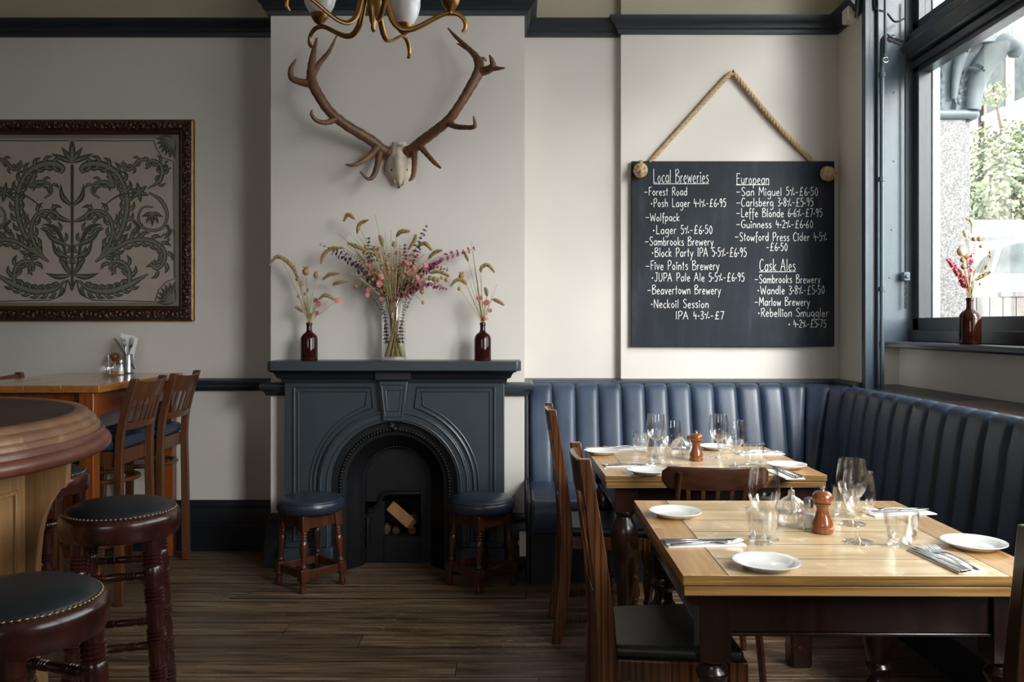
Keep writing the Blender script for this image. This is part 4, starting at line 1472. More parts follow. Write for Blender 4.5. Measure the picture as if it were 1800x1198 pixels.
rect_ring([(0, .002), (0, .028), (.010, .034), (.012, .03)], 'outer_edge', M['gold'])
rect_ring([(.010, .03), (.012, .036), (.022, .052), (.040, .056), (.056, .050), (.064, .034), (.064, .01), (.012, .01)], 'carved_frame', carved())
rect_ring([(.062, .01), (.062, .036), (.068, .038), (.074, .030), (.084, .026), (.090, .020), (.090, .01)], 'inner_slip', M['frame'])
rect_ring([(.070, .034), (.072, .0365), (.075, .034), (.073, .030)], 'gilt_line', M['gold'])


def mirror_mat(nm, c, rough, metal):
    m, nt, b = nodes(nm)
    tc = N(nt, 'ShaderNodeTexCoord')
    n1 = N(nt, 'ShaderNodeTexNoise', Scale=2.5, Detail=5.0)
    nt.links.new(tc.outputs['Object'], n1.inputs['Vector'])
    nt.links.new(ramp(nt, n1.outputs['Fac'], [(.3, [x * .85 for x in c]), (.7, c)]), b.inputs['Base Color'])
    b.inputs['Roughness'].default_value = rough
    b.inputs['Metallic'].default_value = metal
    return m


GM = mirror_mat('painted_reflection_mirror', (.53, .46, .40), .22, .25)  # beige base colour stands in for the room reflected in the glass
EM = mirror_mat('etched_grey_green_glass', (.075, .077, .062), .35, .1)
EB = mirror_mat('etched_shaded_border', (.20, .19, .15), .35, .1)
MB().box(-HW + .085, HW - .085, -.016, -.004, -HH + .085, HH - .085).build('mirror_glass', GM, mr, smooth=0)
SC_ = 1 / (2.852 * 296.4)


def G(u, v):
    return ((u - 352) * SC_, (592 - v) * SC_ + .0)


RIB = [0]


def flat_ribbon(mb, pts, widths, y=-.0168, both=True):
    p = spline([Vector((*G(u, v), 0)) for u, v in pts], 7)
    w = lerpr(widths, len(p))
    for s in ((1, -1) if both else (1,)):
        RIB[0] += 1
        yy = y - 4e-6 * RIB[0]
        vs, fs = [], []
        for i in range(len(p)):
            t = (p[min(i + 1, len(p) - 1)] - p[max(i - 1, 0)])
            t.normalize()
            nn = Vector((-t.y, t.x, 0))
            for sg in (1, -1):
                q = p[i] + nn * (w[i] * SC_ / 2 * sg)
                vs.append((q.x * s, yy, q.y))
        for i in range(len(p) - 1):
            fs.append((2 * i, 2 * i + 1, 2 * i + 3, 2 * i + 2) if s == 1 else (2 * i + 2, 2 * i + 3, 2 * i + 1, 2 * i))
        mb.add(vs, fs)


LEAF = [5, 20, 26, 22, 13, 2]


HL = MB()


def leaf(mb, a, b, w=1.0, bend=0.0, y=-.0172):
    mx, my = (a[0] + b[0]) / 2, (a[1] + b[1]) / 2
    dx, dy = b[0] - a[0], b[1] - a[1]
    m_ = (mx - dy * bend, my + dx * bend)
    flat_ribbon(mb, [a, m_, b], [x * w for x in LEAF], y)
    flat_ribbon(HL, [a, ((a[0] + m_[0]) / 2, (a[1] + m_[1]) / 2), m_, ((b[0] + m_[0]) / 2, (b[1] + m_[1]) / 2)], [x * w for x in (2, 6, 8, 4, 1)], -.0186)


def scroll(mb, pts, widths, leaves=True, step=44, size=.9):
    flat_ribbon(mb, pts, [w * 1.1 for w in widths])
    if len(widths) > 4:
        flat_ribbon(HL, pts, [w * .55 for w in widths], -.0184)
    if not leaves:
        return
    p = spline([Vector((u, v, 0)) for u, v in pts], 10)
    acc, k = 0, 0
    for i in range(1, len(p)):
        acc += (p[i] - p[i - 1]).length
        if acc > step and .06 < i / len(p) < .82:
            acc = 0
            k += 1
            t = (p[i] - p[i - 1]).normalized()
            for sg in (1, -1):
                nn = Vector((-t.y, t.x, 0)) * sg
                s_ = p[i] + nn * 7
                e = p[i] + t * 56 * size + nn * 34 * size
                leaf(mb, (s_.x, s_.y), (e.x, e.y), .95 * size, .22 * sg)
                e = p[i] + t * 30 * size + nn * 36 * size
                leaf(mb, (s_.x, s_.y), (e.x, e.y), .7 * size, .2 * sg)


mb = MB()
scroll(mb, [(352, 925), (352, 700), (350, 500), (349, 310)], [14, 13, 11, 9], False)
for tip in ((347, 185), (405, 222), (457, 255)):
    leaf(mb, (350, 302), tip, 1.15)
for a, b, bd in (((354, 520), (410, 407), .16), ((358, 600), (452, 503), .2), ((356, 870), (424, 755), .02), ((358, 868), (487, 857), .10), ((362, 780), (455, 694), .2), ((370, 720), (505, 615), .12)):
    leaf(mb, a, b, 1.15, bd)
scroll(mb, [(470, 800), (560, 715), (615, 600), (628, 480), (590, 370), (515, 315), (440, 308), (400, 330), (412, 356)], [10, 24, 28, 28, 28, 34, 36, 26, 14])
scroll(mb, [(490, 780), (545, 700), (556, 625), (530, 565), (475, 543), (425, 562), (428, 592)], [8, 18, 20, 20, 18, 18, 12], step=60)
scroll(mb, [(370, 862), (400, 700), (440, 630), (500, 610)], [6, 16, 26, 4], step=50, size=.8)
scroll(mb, [(470, 800), (560, 740), (650, 694), (740, 692), (808, 732), (818, 790), (782, 835), (752, 812), (772, 790)], [10, 22, 24, 24, 22, 20, 18, 14, 8])
scroll(mb, [(385, 893), (440, 938), (540, 948), (640, 915), (735, 862)], [10, 24, 34, 36, 8], step=34, size=.85)
scroll(mb, [(640, 915), (640, 850), (610, 805), (560, 800), (545, 835), (575, 862)], [22, 24, 22, 18, 14, 8], step=44)
scroll(mb, [(500, 528), (590, 466), (690, 450)], [5, 8, 6], False)
scroll(mb, [(352, 945), (375, 893), (395, 960), (460, 992)], [8, 8, 5, 5], False)
scroll(mb, [(540, 360), (560, 420), (520, 400), (465, 410), (455, 450), (490, 480)], [20, 24, 22, 14, 12, 10], step=40, size=.7)
for k in range(6):
    a = R(60 * k + 20)
    leaf(mb, (690, 450), (690 + 52 * math.cos(a), 450 + 52 * math.sin(a)), .9)
scroll(mb, [(740, 452), (800, 490), (832, 560), (810, 625), (755, 642), (700, 620), (688, 565), (715, 525), (762, 525)], [8, 18, 16, 14, 14, 14, 12, 10, 8], False)
for k in range(5):
    a = R(20 + 35 * k)
    leaf(mb, (757, 550), (757 + 56 * math.cos(a), 550 + 70 * math.sin(a)), .8)
scroll(mb, [(735, 432), (795, 390), (805, 325), (765, 292), (730, 306), (742, 330)], [6, 22, 22, 18, 14, 10], step=50, size=.7)
scroll(mb, [(735, 288), (690, 292), (645, 335), (605, 318), (612, 290)], [12, 18, 18, 12, 8], step=40, size=.6)
for pts in ([(660, 590), (690, 630), (665, 662)], [(830, 615), (846, 655), (818, 684)], [(790, 330), (830, 318), (822, 345)]):
    scroll(mb, pts, [14, 14, 6], True, 30, .5)
mb2 = MB()
for pts in ([(365, 190), (560, 192), (765, 190), (775, 225), (805, 275), (865, 295), (866, 600), (868, 885), (830, 900), (790, 940), (770, 1000), (560, 995), (460, 993)],):
    for a, b in zip(pts[:-1], pts[1:]):
        flat_ribbon(mb, [a, b], [4, 4])
for (cx, cy, sy) in ((880, 180, 1), (880, 1003, -1)):
    for k in range(7):
        a = R(95 + 14 * k)
        leaf(mb, (cx - 8, cy + 6 * sy), (cx + 105 * math.cos(a), cy + 105 * math.sin(a) * sy), 1.1, .08 * sy)
mb.build('etched_ornament', EM, mr, smooth=0)
HL.build('etched_highlight', EB, mr, smooth=0)
mb2 = MB()
HB = HW - .085
VB = HH - .085
uo, vt, vb = 352 + HB / SC_, 592 - VB / SC_, 592 + VB / SC_
for pts in ([(uo - 8, vt), (uo - 8, vb)], [(352, vt + 8), (uo, vt + 8)], [(352, vb - 8), (uo, vb - 8)]):
    flat_ribbon(mb2, pts, [26, 26], -.0164)
mb2.build('etched_border', EB, mr, smooth=0)

# ================================================================ CHALKBOARD
BXL, BXR, BZB, BZT, BFY = .703, 1.897, 1.217, 2.307, 5.020
cb = thing('chalkboard', 'square black chalkboard listing beers in white handwriting, hung from a thick rope', 'chalkboard', (1.30, 5.03, BZB))
lb(MB().box(BXL, BXR, BFY, BFY + .022, BZB, BZT), 'board', M['slate'], cb, bevel=.002)


def rope(pts, r, nm):
    p = spline(pts, 40)
    mb = MB()
    acc = 0
    cs = [[], [], []]
    for i in range(len(p)):
        if i:
            acc += (p[i] - p[i - 1]).length
        t = (p[min(i + 1, len(p) - 1)] - p[max(i - 1, 0)]).normalized()
        u = t.cross(Vector((0, 1, 0))).normalized()
        w = t.cross(u)
        for k in range(3):
            a = acc / (r * 5.2) * 2 * PI + k * 2 * PI / 3
            cs[k].append(p[i] + (u * math.cos(a) + w * math.sin(a)) * r * .52)
    for c in cs:
        mb.tube(c, r * .58, 7)
    return lb(mb, nm, M['rope'], cb, smooth=80)


hk = P(1287, 128, 5.036)
rope([P(1146, 283, 5.034), P(1149, 277, 5.033), P(1215, 204, 5.028), P(1275, 138, 5.026), P(1287, 130, 5.03), P(1297, 138, 5.026), P(1360, 213, 5.028), P(1421, 277, 5.033), P(1425, 283, 5.034)], .0145, 'rope')
for px, py, sgn in ((1126, 299, 1), (1455, 305, -1)):
    c = P(px, py, BFY - .036)
    mb = MB()
    for ax_, off in ((0, -.009), (0, .009), (1, -.010), (1, .010), (2, -.008), (2, .010)):
        Mr = Matrix.Rotation(R((20, 75, -40)[ax_] * sgn), 4, 'Y') @ Matrix.Rotation(R((15, 70, 100)[ax_]), 4, 'X')
        pts = [c + (Mr @ Vector((.0285 * math.cos(q), off * 1.4, .0315 * math.sin(q)))) for q in [2 * PI * k / 20 for k in range(21)]]
        mb.tube(pts, .0125, 7)
    mb.tube([c, c + Vector((0, -.012, .03 if sgn > 0 else .0)), c + Vector((0 if sgn > 0 else .048, -.012, .055 if sgn > 0 else .006))], [.013, .012, .011], 8)
    lb(mb, 'rope_knot', M['rope'], cb, smooth=80)
lb(MB().tube([hk + Vector((0, .012, 0)), hk + Vector((0, -.02, -.002)), hk + Vector((0, -.022, .012))], .004, 8), 'hook', M['iron'], cb)

# hand lettering: strokes on a unit grid (cap height 1), '~' marks a curved stroke
GLY = {
    'A': (.55, '0,0 .26,1 .5,0|.1,.38 .42,.38'), 'B': (.52, '.08,0 .08,1|~.02,.92 .3,1.02 .42,.78 .12,.55 .46,.45 .44,.08 .06,0'),
    'C': (.48, '~.45,.85 .28,1 .08,.75 .05,.3 .2,0 .45,.1'), 'E': (.45, '.42,1 .06,1 .06,0 .42,0|.06,.52 .34,.52'),
    'F': (.42, '.42,1 .08,1 .08,0|.08,.52 .34,.52'), 'G': (.52, '~.46,.85 .28,1 .07,.7 .07,.25 .25,0 .46,.12 .46,.42|.46,.42 .28,.42'),
    'I': (.18, '.09,0 .09,1'), 'J': (.42, '.12,1 .42,1|~.3,1 .3,.2 .18,0 .04,.14'), 'L': (.46, '.1,1.05 .1,.02 .46,.02'),
    'M': (.66, '.05,0 .1,1 .33,.35 .55,1 .62,0'), 'N': (.54, '.06,0 .06,1 .48,0 .48,1'), 'P': (.46, '.08,0 .08,1|~.02,.9 .3,1.02 .44,.76 .3,.48 .08,.46'),
    'R': (.48, '.08,0 .08,1|~.02,.9 .3,1.02 .42,.78 .3,.52 .08,.5|.2,.5 .46,0'), 'S': (.46, '~.42,.88 .24,1.02 .07,.8 .22,.54 .42,.3 .28,0 .04,.12'),
    'W': (.72, '.03,1 .18,0 .36,.7 .54,0 .69,1'), 'U': (.5, '~.07,1 .07,.25 .25,0 .43,.25 .43,1'),
    'a': (.44, '~.37,.45 .22,.56 .06,.3 .18,0 .36,.2|.38,.56 .38,0'), 'b': (.42, '.07,1 .07,0|~.07,.35 .24,.56 .38,.3 .24,0 .07,.12'),
    'c': (.36, '~.34,.48 .2,.56 .05,.28 .18,0 .34,.1'), 'd': (.44, '.38,1 .38,0|~.38,.35 .2,.56 .05,.28 .2,0 .38,.18'),
    'e': (.40, '~.06,.28 .34,.33 .22,.56 .06,.3 .18,0 .36,.1'), 'f': (.30, '~.32,.95 .2,1.02 .14,.8 .14,-.3|.02,.54 .28,.54'),
    'g': (.44, '~.37,.45 .2,.56 .06,.32 .18,.05 .37,.25|~.38,.56 .38,-.2 .2,-.38 .06,-.26'), 'h': (.42, '.07,1 .07,0|~.07,.35 .24,.56 .36,.4 .36,0'),
    'i': (.16, '.08,.56 .08,0|.08,.76 .085,.8'), 'k': (.40, '.07,1 .07,0|.36,.56 .08,.24 .38,0'), 'l': (.16, '.08,1 .08,0'),
    'm': (.62, '.06,.56 .06,0|~.06,.35 .2,.56 .31,.4 .31,0|~.31,.35 .45,.56 .56,.4 .56,0'), 'n': (.42, '.07,.56 .07,0|~.07,.35 .24,.56 .36,.4 .36,0'),
    'o': (.42, '~.21,.56 .05,.3 .2,0 .37,.26 .21,.56'), 'p': (.42, '.07,.56 .07,-.38|~.07,.35 .24,.56 .38,.3 .24,0 .07,.12'),
    'r': (.30, '.07,.56 .07,0|~.07,.32 .18,.54 .3,.52'), 's': (.34, '~.3,.48 .18,.57 .06,.44 .2,.3 .3,.14 .18,0 .04,.07'),
    't': (.30, '.15,.9 .15,0|.02,.6 .28,.6'), 'u': (.42, '~.06,.56 .07,.15 .2,0 .36,.2|.37,.56 .37,0'), 'v': (.38, '.03,.56 .19,0 .35,.56'),
    'w': (.54, '.03,.56 .14,0 .27,.45 .4,0 .51,.56'), 'y': (.42, '.04,.56 .21,.05|.38,.56 .1,-.38'),
    '0': (.40, '~.2,1 .05,.5 .2,0 .35,.5 .2,1'), '1': (.20, '.1,1 .1,0'), '2': (.40, '~.05,.8 .2,1 .35,.75 .2,.35 .04,.03|.04,.02 .38,.02'),
    '3': (.38, '~.05,.9 .2,1 .32,.78 .14,.53 .34,.3 .2,0 .03,.1'), '4': (.42, '.1,1 .05,.42 .38,.42|.27,.7 .27,0'),
    '5': (.40, '.34,1 .1,1 .08,.6|~.08,.58 .28,.6 .34,.3 .2,0 .03,.1'), '6': (.40, '~.3,1 .08,.5 .1,.1 .26,.02 .35,.25 .22,.46 .08,.3'),
    '7': (.40, '.04,1 .37,1 .14,0'), '8': (.40, '~.2,.53 .06,.78 .2,1 .33,.78 .2,.53 .05,.25 .2,0 .35,.25 .2,.53'),
    '9': (.40, '~.33,.72 .2,.52 .07,.75 .2,1 .33,.78 .3,.3 .22,0'), '£': (.50, '~.46,.85 .32,1 .2,.8 .2,.4 .14,.06|.04,.02 .46,.02|.08,.48 .38,.48'),
    '-': (.36, '.04,.42 .30,.42'), '_': (.50, '.02,.42 .44,.42'), '.': (.16, '.07,.40 .09,.42'), '*': (.26, '.10,.42 .13,.45'), '%': (.50, '.34,.95 .14,.02|.06,.62 .08,.64|.42,.2 .44,.22'), "'": (.1, '.05,1 .04,.85'), ' ': (.34, ''),
}


def chalk(text, u0, u1, v, cap, under=None):
    """one line of writing between two picture columns (crop pixels) on baseline v"""
    def bp(u, vv):
        return P(1080 + u / 2.2196, 100 + vv / 2.2196, BFY - .0008)
    tot = sum(GLY[c][0] + .07 for c in text) - .07
    sx = (u1 - u0) / tot
    mb = MB()
    x = 0
    rr = random.Random(hash(len(text) * 131 + int(v)))
    for c in text:
        w, st = GLY[c]
        for s in st.split('|'):
            if not s:
                continue
            cur = s.startswith('~')
            pts = [tuple(float(q) for q in xy.split(',')) for xy in s.lstrip('~').split()]
            dy = rr.uniform(-.03, .03)
            pp = [bp(u0 + (x + a) * sx, v - (b + dy) * cap) for a, b in pts]
            if len(pp) == 2 and (pp[0] - pp[1]).length < .004:
                mb.ball(pp[0], .0042, .0008, .0042, 8, 5)
                continue
            if not cur:
                for p0, p1 in zip(pp[:-1], pp[1:]):
                    mb.tube([p0, p1], .0017, 6)
                for p0 in pp[1:-1]:
                    mb.ball(p0, .0017, seg=6, rings=4)
                continue
            pp = spline(pp, 5)
            mb.tube(pp, lerpr([.0014, .0019, .0015], len(pp)), 6, flat=(1, 1))
        x += w + .07
    if under:
        mb.tube([bp(under[0], under[2]), bp(under[1], under[2] - 1)], .0018, 6)
    for i, q in enumerate(mb.v):
        mb.v[i] = (q[0], BFY - .0004 + (q[1] - BFY) * .35, q[2])
    return lb(mb, 'text_line', M['chalk'], cb, smooth=60)


for ln in (
    ('Local Breweries', 150, 368, 491, 52, (152, 368, 495)), ('_Forest Road', 116, 284, 540, 32), ('*Posh Lager 4.1%-£6.95', 142, 436, 585, 32),
    ('_Wolfpack', 121, 254, 640, 31), ('*Lager 5%-£6.50', 150, 383, 690, 33), ('_Sambrooks Brewery', 119, 387, 735, 33),
    ('*Block Party IPA 5.5%-£6.95', 146, 516, 779, 35), ('_Five Points Brewery', 122, 410, 830, 36), ('*JUPA Pale Ale 5.5%-£6.95', 145, 508, 875, 33),
    ('_Beavertown Brewery', 128, 416, 925, 35), ('*Neckoil Session', 142, 368, 978, 33), ('IPA 4.3%-£7', 238, 428, 1023, 31),
    ('European', 476, 604, 496, 42, (475, 604, 499)), ('_San Miguel 5%-£6.50', 475, 795, 541, 33), ("_Carlsberg 3.8%-£5.95", 476, 777, 583, 33),
    ('_Leffe Blonde 6.6%-£7.95', 475, 812, 624, 33), ('_Guinness 4.2%-£6.60', 475, 776, 667, 31), ('_Stowford Press Cider 4.5%', 470, 829, 717, 33),
    ('-£6.50', 592, 676, 756, 31), ('Cask Ales', 566, 707, 834, 46, (565, 708, 838)), ('_Sambrooks Brewery', 547, 805, 882, 33),
    ('*Wandle 3.8%-£5.50', 558, 821, 925, 33), ('_Marlow Brewery', 547, 763, 970, 33), ('*Rebellion Smuggler', 560, 835, 1013, 33), ('. 4.2%-£5.75', 680, 827, 1055, 30),
):
    chalk(*ln)
# ================================================================ VASE, BOTTLES AND DRIED FLOWERS
def bottle(label, loc, s=1.0, group=None):
    t = thing('glass_bottle', label, 'bottle', loc, 0, group)
    prof = [(0, 0), (.042, .0), (.046, .004), (.0465, .012), (.0465, .118), (.043, .134), (.034, .147), (.022, .155), (.0155, .163), (.0145, .172), (.0145, .196), (.0165, .197), (.0170, .208), (.0150, .211), (.0115, .209), (.0115, .17), (.019, .158), (.032, .143), (.040, .13), (.0435, .116), (.0435, .012), (.0, .008)]
    MB().lathe([(r * s, z * s) for r, z in prof], 40).build('bottle_glass', M['amber'], t, smooth=60)
    return t


MZ = 1.152
LBY = 4.605
lbp = Vector(((543.5 - 900) / 1500 * LBY, LBY, MZ))
rbp = Vector(((848.5 - 900) / 1500 * LBY, LBY, MZ))
bottle('brown glass bottle of dried stems on the mantel, on the framed mirror side', lbp, .97)
bottle('brown glass bottle of dried stems on the mantel, on the chalkboard side', rbp, .97)
SBX = 2.20
SBY = 1500 * SBX / (1705 - 900)
bottle('reddish brown glass bottle of dried stems on the window sill', (SBX, SBY, 1.25), 1.06)
VY = 4.62
vp = Vector(((692.5 - 900) / 1500 * VY, VY, MZ))
t = thing('glass_vase', 'tall clear glass cylinder vase full of dried flowers on the mantel', 'vase', vp)
MB().lathe([(0, .001), (.062, .001), (.0665, .005), (.0665, .336), (.0655, .338), (.0635, .336), (.0635, .02), (.060, .014), (0, .013)], 48).build('vase_glass', M['glass'], t, smooth=50)

FR = random.Random(11)


def fuzz(mb, pts, r, n=110, hair=.008):
    p = spline(pts, 6)
    rr = lerpr([.35 * r, .85 * r, r, r, .8 * r, .25 * r], len(p))
    rr = [q * (1 + FR.uniform(-.12, .12)) for q in rr]
    mb.tube(p, rr, 8)
    for _ in range(n):
        i = FR.randrange(1, len(p) - 1)
        t = (p[i + 1] - p[i - 1]).normalized()
        a = FR.uniform(0, 2 * PI)
        u = t.orthogonal().normalized()
        u = u * math.cos(a) + t.cross(u) * math.sin(a)
        q = p[i] + t * FR.uniform(-.003, .003)
        s = t.cross(u) * .0012
        mb.add([q + u * rr[i] * .8 + s, q + u * rr[i] * .8 - s, q + u * (rr[i] + hair * FR.uniform(.4, 1)) + t * hair * .6], [(0, 1, 2)])


def disc(mb, c, nrm, r):
    u = nrm.orthogonal().normalized()
    w = nrm.cross(u)
    vs = [c + nrm * (-.25 * r)] + [c + (u * math.cos(a) + w * math.sin(a) * .8) * r for a in [2 * PI * k / 7 for k in range(7)]]
    mb.add(vs, [(0, 1 + k, 1 + (k + 1) % 7) for k in range(7)])


def strawflower(mb, c, r):
    ax = Vector((FR.uniform(-.5, .5), -1, FR.uniform(-.2, .7))).normalized()
    u = ax.orthogonal().normalized()
    w = ax.cross(u)
    for lay, (rad, lift, n) in enumerate(((1.0, .0, 11), (.85, .3, 10), (.62, .5, 8), (.35, .65, 6))):
        for k in range(n):
            a = 2 * PI * (k + .5 * lay) / n + FR.uniform(-.1, .1)
            d = u * math.cos(a) + w * math.sin(a)
            sd = (w * math.cos(a) - u * math.sin(a)) * r * .30
            b0 = c + ax * r * (lift - .25)
            mb.add([b0, b0 + d * r * rad * .6 + sd + ax * r * .12, b0 + d * r * rad + ax * r * .32, b0 + d * r * rad * .6 - sd + ax * r * .12], [(0, 1, 2, 3)])
    mb.ball(c, r * .55, seg=10, rings=6)


def pod(mb, c, r):
    mb.ball(c, r * .9, r * .9, r, 10, 7)
    for k in range(6):
        a = PI / 3 * k
        mb.tube([c + Vector((.3 * r * math.cos(a), .3 * r * math.sin(a), r * .85)), c + Vector((.8 * r * math.cos(a), .8 * r * math.sin(a), r * 1.35))], [r * .16, r * .05], 4)


def stem(kind, base, pts, label, group, head=None, size=1.0, col=None):
    """one dried stem: base inside the vessel, pts through the air, head data by kind"""
    cat = {'millet': 'dried grass', 'spray': 'dried foliage', 'flower': 'dried flower', 'pod': 'dried flower', 'blade': 'dried grass'}[kind]
    nm = {'millet': 'millet_stem', 'spray': 'leaf_spray', 'flower': 'strawflower', 'pod': 'seed_pod_stem', 'blade': 'grass_blade'}[kind]
    t = thing(nm, label, cat, base, 0, group)
    p = spline([base] + pts, 7)
    mb = MB().tube(p, lerpr([.0016, .0014, .001], len(p)), 5)
    lb(mb, 'stem', M['grass'] if kind != 'spray' else M[col or 'magenta'], t)
    mb = MB()
    if kind == 'millet':
        fuzz(mb, head, .0102 * size, 260, .010)
        lb(mb, 'seed_head', M[col or 'millet'], t, smooth=0)
    elif kind == 'spray':
        L = len(p)
        i0 = int(L * (head or .45))
        acc, k = 0, 0
        for i in range(i0, L):
            acc += (p[i] - p[i - 1]).length
            if acc > .0105 * size:
                acc = 0
                tt = (p[i] - p[i - 1]).normalized()
                f = (i - i0) / max(1, L - i0)
                rad = (.0165 - .009 * f) * size
                a0 = FR.uniform(0, PI)
                for s in (0, PI):
                    a = a0 + s
                    u = tt.orthogonal().normalized()
                    d = (u * math.cos(a) + tt.cross(u) * math.sin(a))
                    nr = (tt + d * .5 + Vector((FR.uniform(-.4, .4), -.6, FR.uniform(-.4, .4)))).normalized()
                    disc(mb, p[i] + d * rad * .9, nr, rad)
        lb(mb, 'leaves', M[col or 'magenta'], t, smooth=0)
    elif kind == 'flower':
        strawflower(mb, p[-1], .0150 * size)
        lb(mb, 'flower_head', M[col or 'pink'], t, smooth=0)
    elif kind == 'pod':
        pod(mb, p[-1], .0105 * size)
        lb(mb, 'pod', M[col or 'pod'], t)
    else:
        q = spline(pts[-3:] if len(pts) > 2 else [base] + pts, 8)
        lb(MB().tube(q, lerpr([.002, .0026, .0005], len(q)), 5, flat=(1, .3)), 'blade', M['grass'], t)
    return t


def Q(u, v, Y):
    return P(450 + u / 3.631, 350 + v / 3.631, Y)


def mid(a, b, up):
    return a.lerp(b, .55) + Vector((0, 0, up))


VG = 'dried stems in the tall mantel vase'
mouth = Q(885, 632, VY)


def from_vase(tip, hy):
    d = tip - mouth
    low = Vector((vp.x - d.x * .2 + FR.uniform(-.035, .035), VY + FR.uniform(-.035, .035), MZ + .02))
    low.x = max(vp.x - .05, min(vp.x + .05, low.x))
    m_ = Vector((mouth.x + max(-.045, min(.045, d.x * .28)), VY + FR.uniform(-.03, .03), mouth.z - .01))
    return low, [m_, mid(m_, tip, .02 + abs(d.x) * .10)]


mill = [
    ([(415, 415), (428, 360), (480, 315), (560, 310)], 'long drooping millet head low out on the mirror side of the vase'),
    ([(425, 515), (470, 480), (530, 475)], 'slim millet head reaching lowest towards the mirror-side bottle'),
    ([(488, 545), (530, 530), (582, 524)], 'short level millet head just above the mirror-side bottle flowers'),
    ([(645, 220), (660, 160), (720, 130)], 'hooked millet head near the top of the vase bouquet, under the topmost one'),
    ([(558, 142), (588, 97), (630, 125)], 'topmost curled millet head of the vase bouquet, under the skull'),
    ([(896, 240), (925, 206), (985, 205)], 'millet head arching alone over the middle of the vase bouquet'),
    ([(972, 322), (1008, 270), (1022, 222)], 'upright millet head beside the dark leafy twig at the top'),
    ([(1030, 300), (1080, 282), (1125, 330)], 'bent millet head above the long magenta spray'),
    ([(1098, 382), (1140, 340), (1190, 325)], 'millet head lying along the root of the long magenta spray'),
    ([(788, 232), (800, 262), (812, 302)], 'short upright millet head in the middle of the vase bouquet'),
    ([(1110, 470), (1170, 462), (1235, 492)], 'millet head reaching level under the long magenta spray'),
    ([(582, 278), (640, 300), (705, 330)], 'millet head half hidden among the tan pods of the vase bouquet'),
]
for i, (pts, lab) in enumerate(mill):
    Y = VY + FR.uniform(-.09, .05)
    hd = [Q(u, v, Y - .01 * k) for k, (u, v) in enumerate(pts)]
    mu = Q(*pts[0], Y), Q(*pts[-1], Y)
    near = hd[0] if (hd[0] - mouth).length < (hd[-1] - mouth).length else hd[-1]
    if near is hd[-1]:
        hd = hd[::-1]
    b, m_ = from_vase(near, Y)
    stem('millet', b, m_ + [near], lab, None, hd)
sprays = [
    ((490, 340), (640, 430), .35, 1.15, 'plum', 'dark plum leaf spray leaning far out towards the mirror'),
    ((1392, 315), (1150, 400), .38, 1.25, 'magenta', 'longest magenta leaf spray reaching over to the chalkboard-side bottle'),
    ((955, 292), (940, 450), .35, 1.1, 'magenta', 'short upright magenta leaf spray in the vase centre'),
    ((1045, 318), (985, 450), .35, 1.0, 'magenta', 'magenta leaf spray leaning just off upright beside the upright millet'),
    ((1090, 172), (1000, 360), .55, .95, 'plum', 'dark leafy twig standing tallest beside the magenta sprays'),
    ((1215, 575), (1080, 545), .40, 1.1, 'magenta', 'low magenta leaf spray hanging out just above the vase rim'),
    ((1220, 448), (1080, 440), .50, .8, 'magenta', 'thin magenta leaf spray under the longest one'),
    ((410, 290), (600, 380), .62, .7, 'plum', 'thin dark sprig tip at the outer mirror side of the vase bouquet'),
    ((715, 250), (740, 420), .72, .9, 'plum', 'small dark leaf tuft below the topmost millet heads'),
    ((1105, 425), (1000, 520), .40, 1.15, 'magenta', 'dense magenta leaf spray low in the vase bouquet'),
    ((640, 420), (760, 540), .40, 1.2, 'magenta', 'short purple-red leaf spray at the foot of the dark plum spray'),
    ((1180, 395), (1060, 470), .42, 1.3, 'magenta', 'broad pink-red leaf spray beneath the long magenta one'),
]
for (tu, tv), (mu_, mv), fr, sz, col, lab in sprays:
    Y = VY + FR.uniform(-.08, .05)
    b, m_ = from_vase(Q(mu_, mv, Y), Y)
    stem('spray', b, [m_[0], Q(mu_, mv, Y), Q(tu, tv, Y - .02)], lab, None, fr, sz, col)
for i, (u, v, s) in enumerate([(710, 412, 1.2), (735, 436, 1.0), (840, 496, 1.2), (800, 494, 1.2), (786, 542, 1.4), (806, 576, 1.0), (716, 580, 1.1), (709, 611, 1.0), (935, 415, 1.2), (966, 405, 1.2), (1082, 420, 1.2), (800, 636, .9), (1058, 540, 1.2), (1045, 562, 1.0), (1010, 440, 1.1), (975, 470, 1.1), (1030, 500, 1.1)]):
    Y = VY - .03 + FR.uniform(-.06, .03)
    b, m_ = from_vase(Q(u, v, Y), Y)
    stem('flower', b, m_ + [Q(u, v, Y)], 'pink papery strawflower on a thin stem in the mantel vase bouquet', 'pink strawflowers in the mantel vase', size=s)
for i, (u, v, s) in enumerate([(700, 306, 1), (750, 318, 1.2), (780, 320, 1), (880, 290, 1.3), (896, 345, 1), (851, 360, 1), (735, 356, 1), (776, 386, 1), (801, 436, 1), (905, 490, 1), (990, 552, 1.3), (1070, 540, 1.3), (1108, 505, 1.1), (1135, 512, 1.2), (1160, 520, 1), (1185, 500, .8), (1215, 515, 1.1), (636, 556, 1.1), (680, 546, .9), (742, 510, 1.2), (1066, 660, .9), (1060, 590, 1.3), (690, 340, 1), (760, 350, 1.1), (790, 360, 1), (725, 390, 1), (835, 410, 1.1), (870, 440, 1)]):
    Y = VY - .01 + FR.uniform(-.08, .05)
    b, m_ = from_vase(Q(u, v, Y), Y)
    stem('pod', b, m_ + [Q(u, v, Y)], 'round tan seed pod on a thin stem in the mantel vase bouquet', 'tan seed pods in the mantel vase', size=s)
blades = [(765, 100), (505, 207), (600, 212), (855, 195), (820, 210), (560, 280), (1000, 380), (930, 330), (690, 400), (650, 460), (870, 330), (1060, 330), (760, 440), (900, 380), (470, 470), (610, 480), (1180, 370), (1090, 380), (820, 480), (860, 520), (930, 520), (790, 300)]
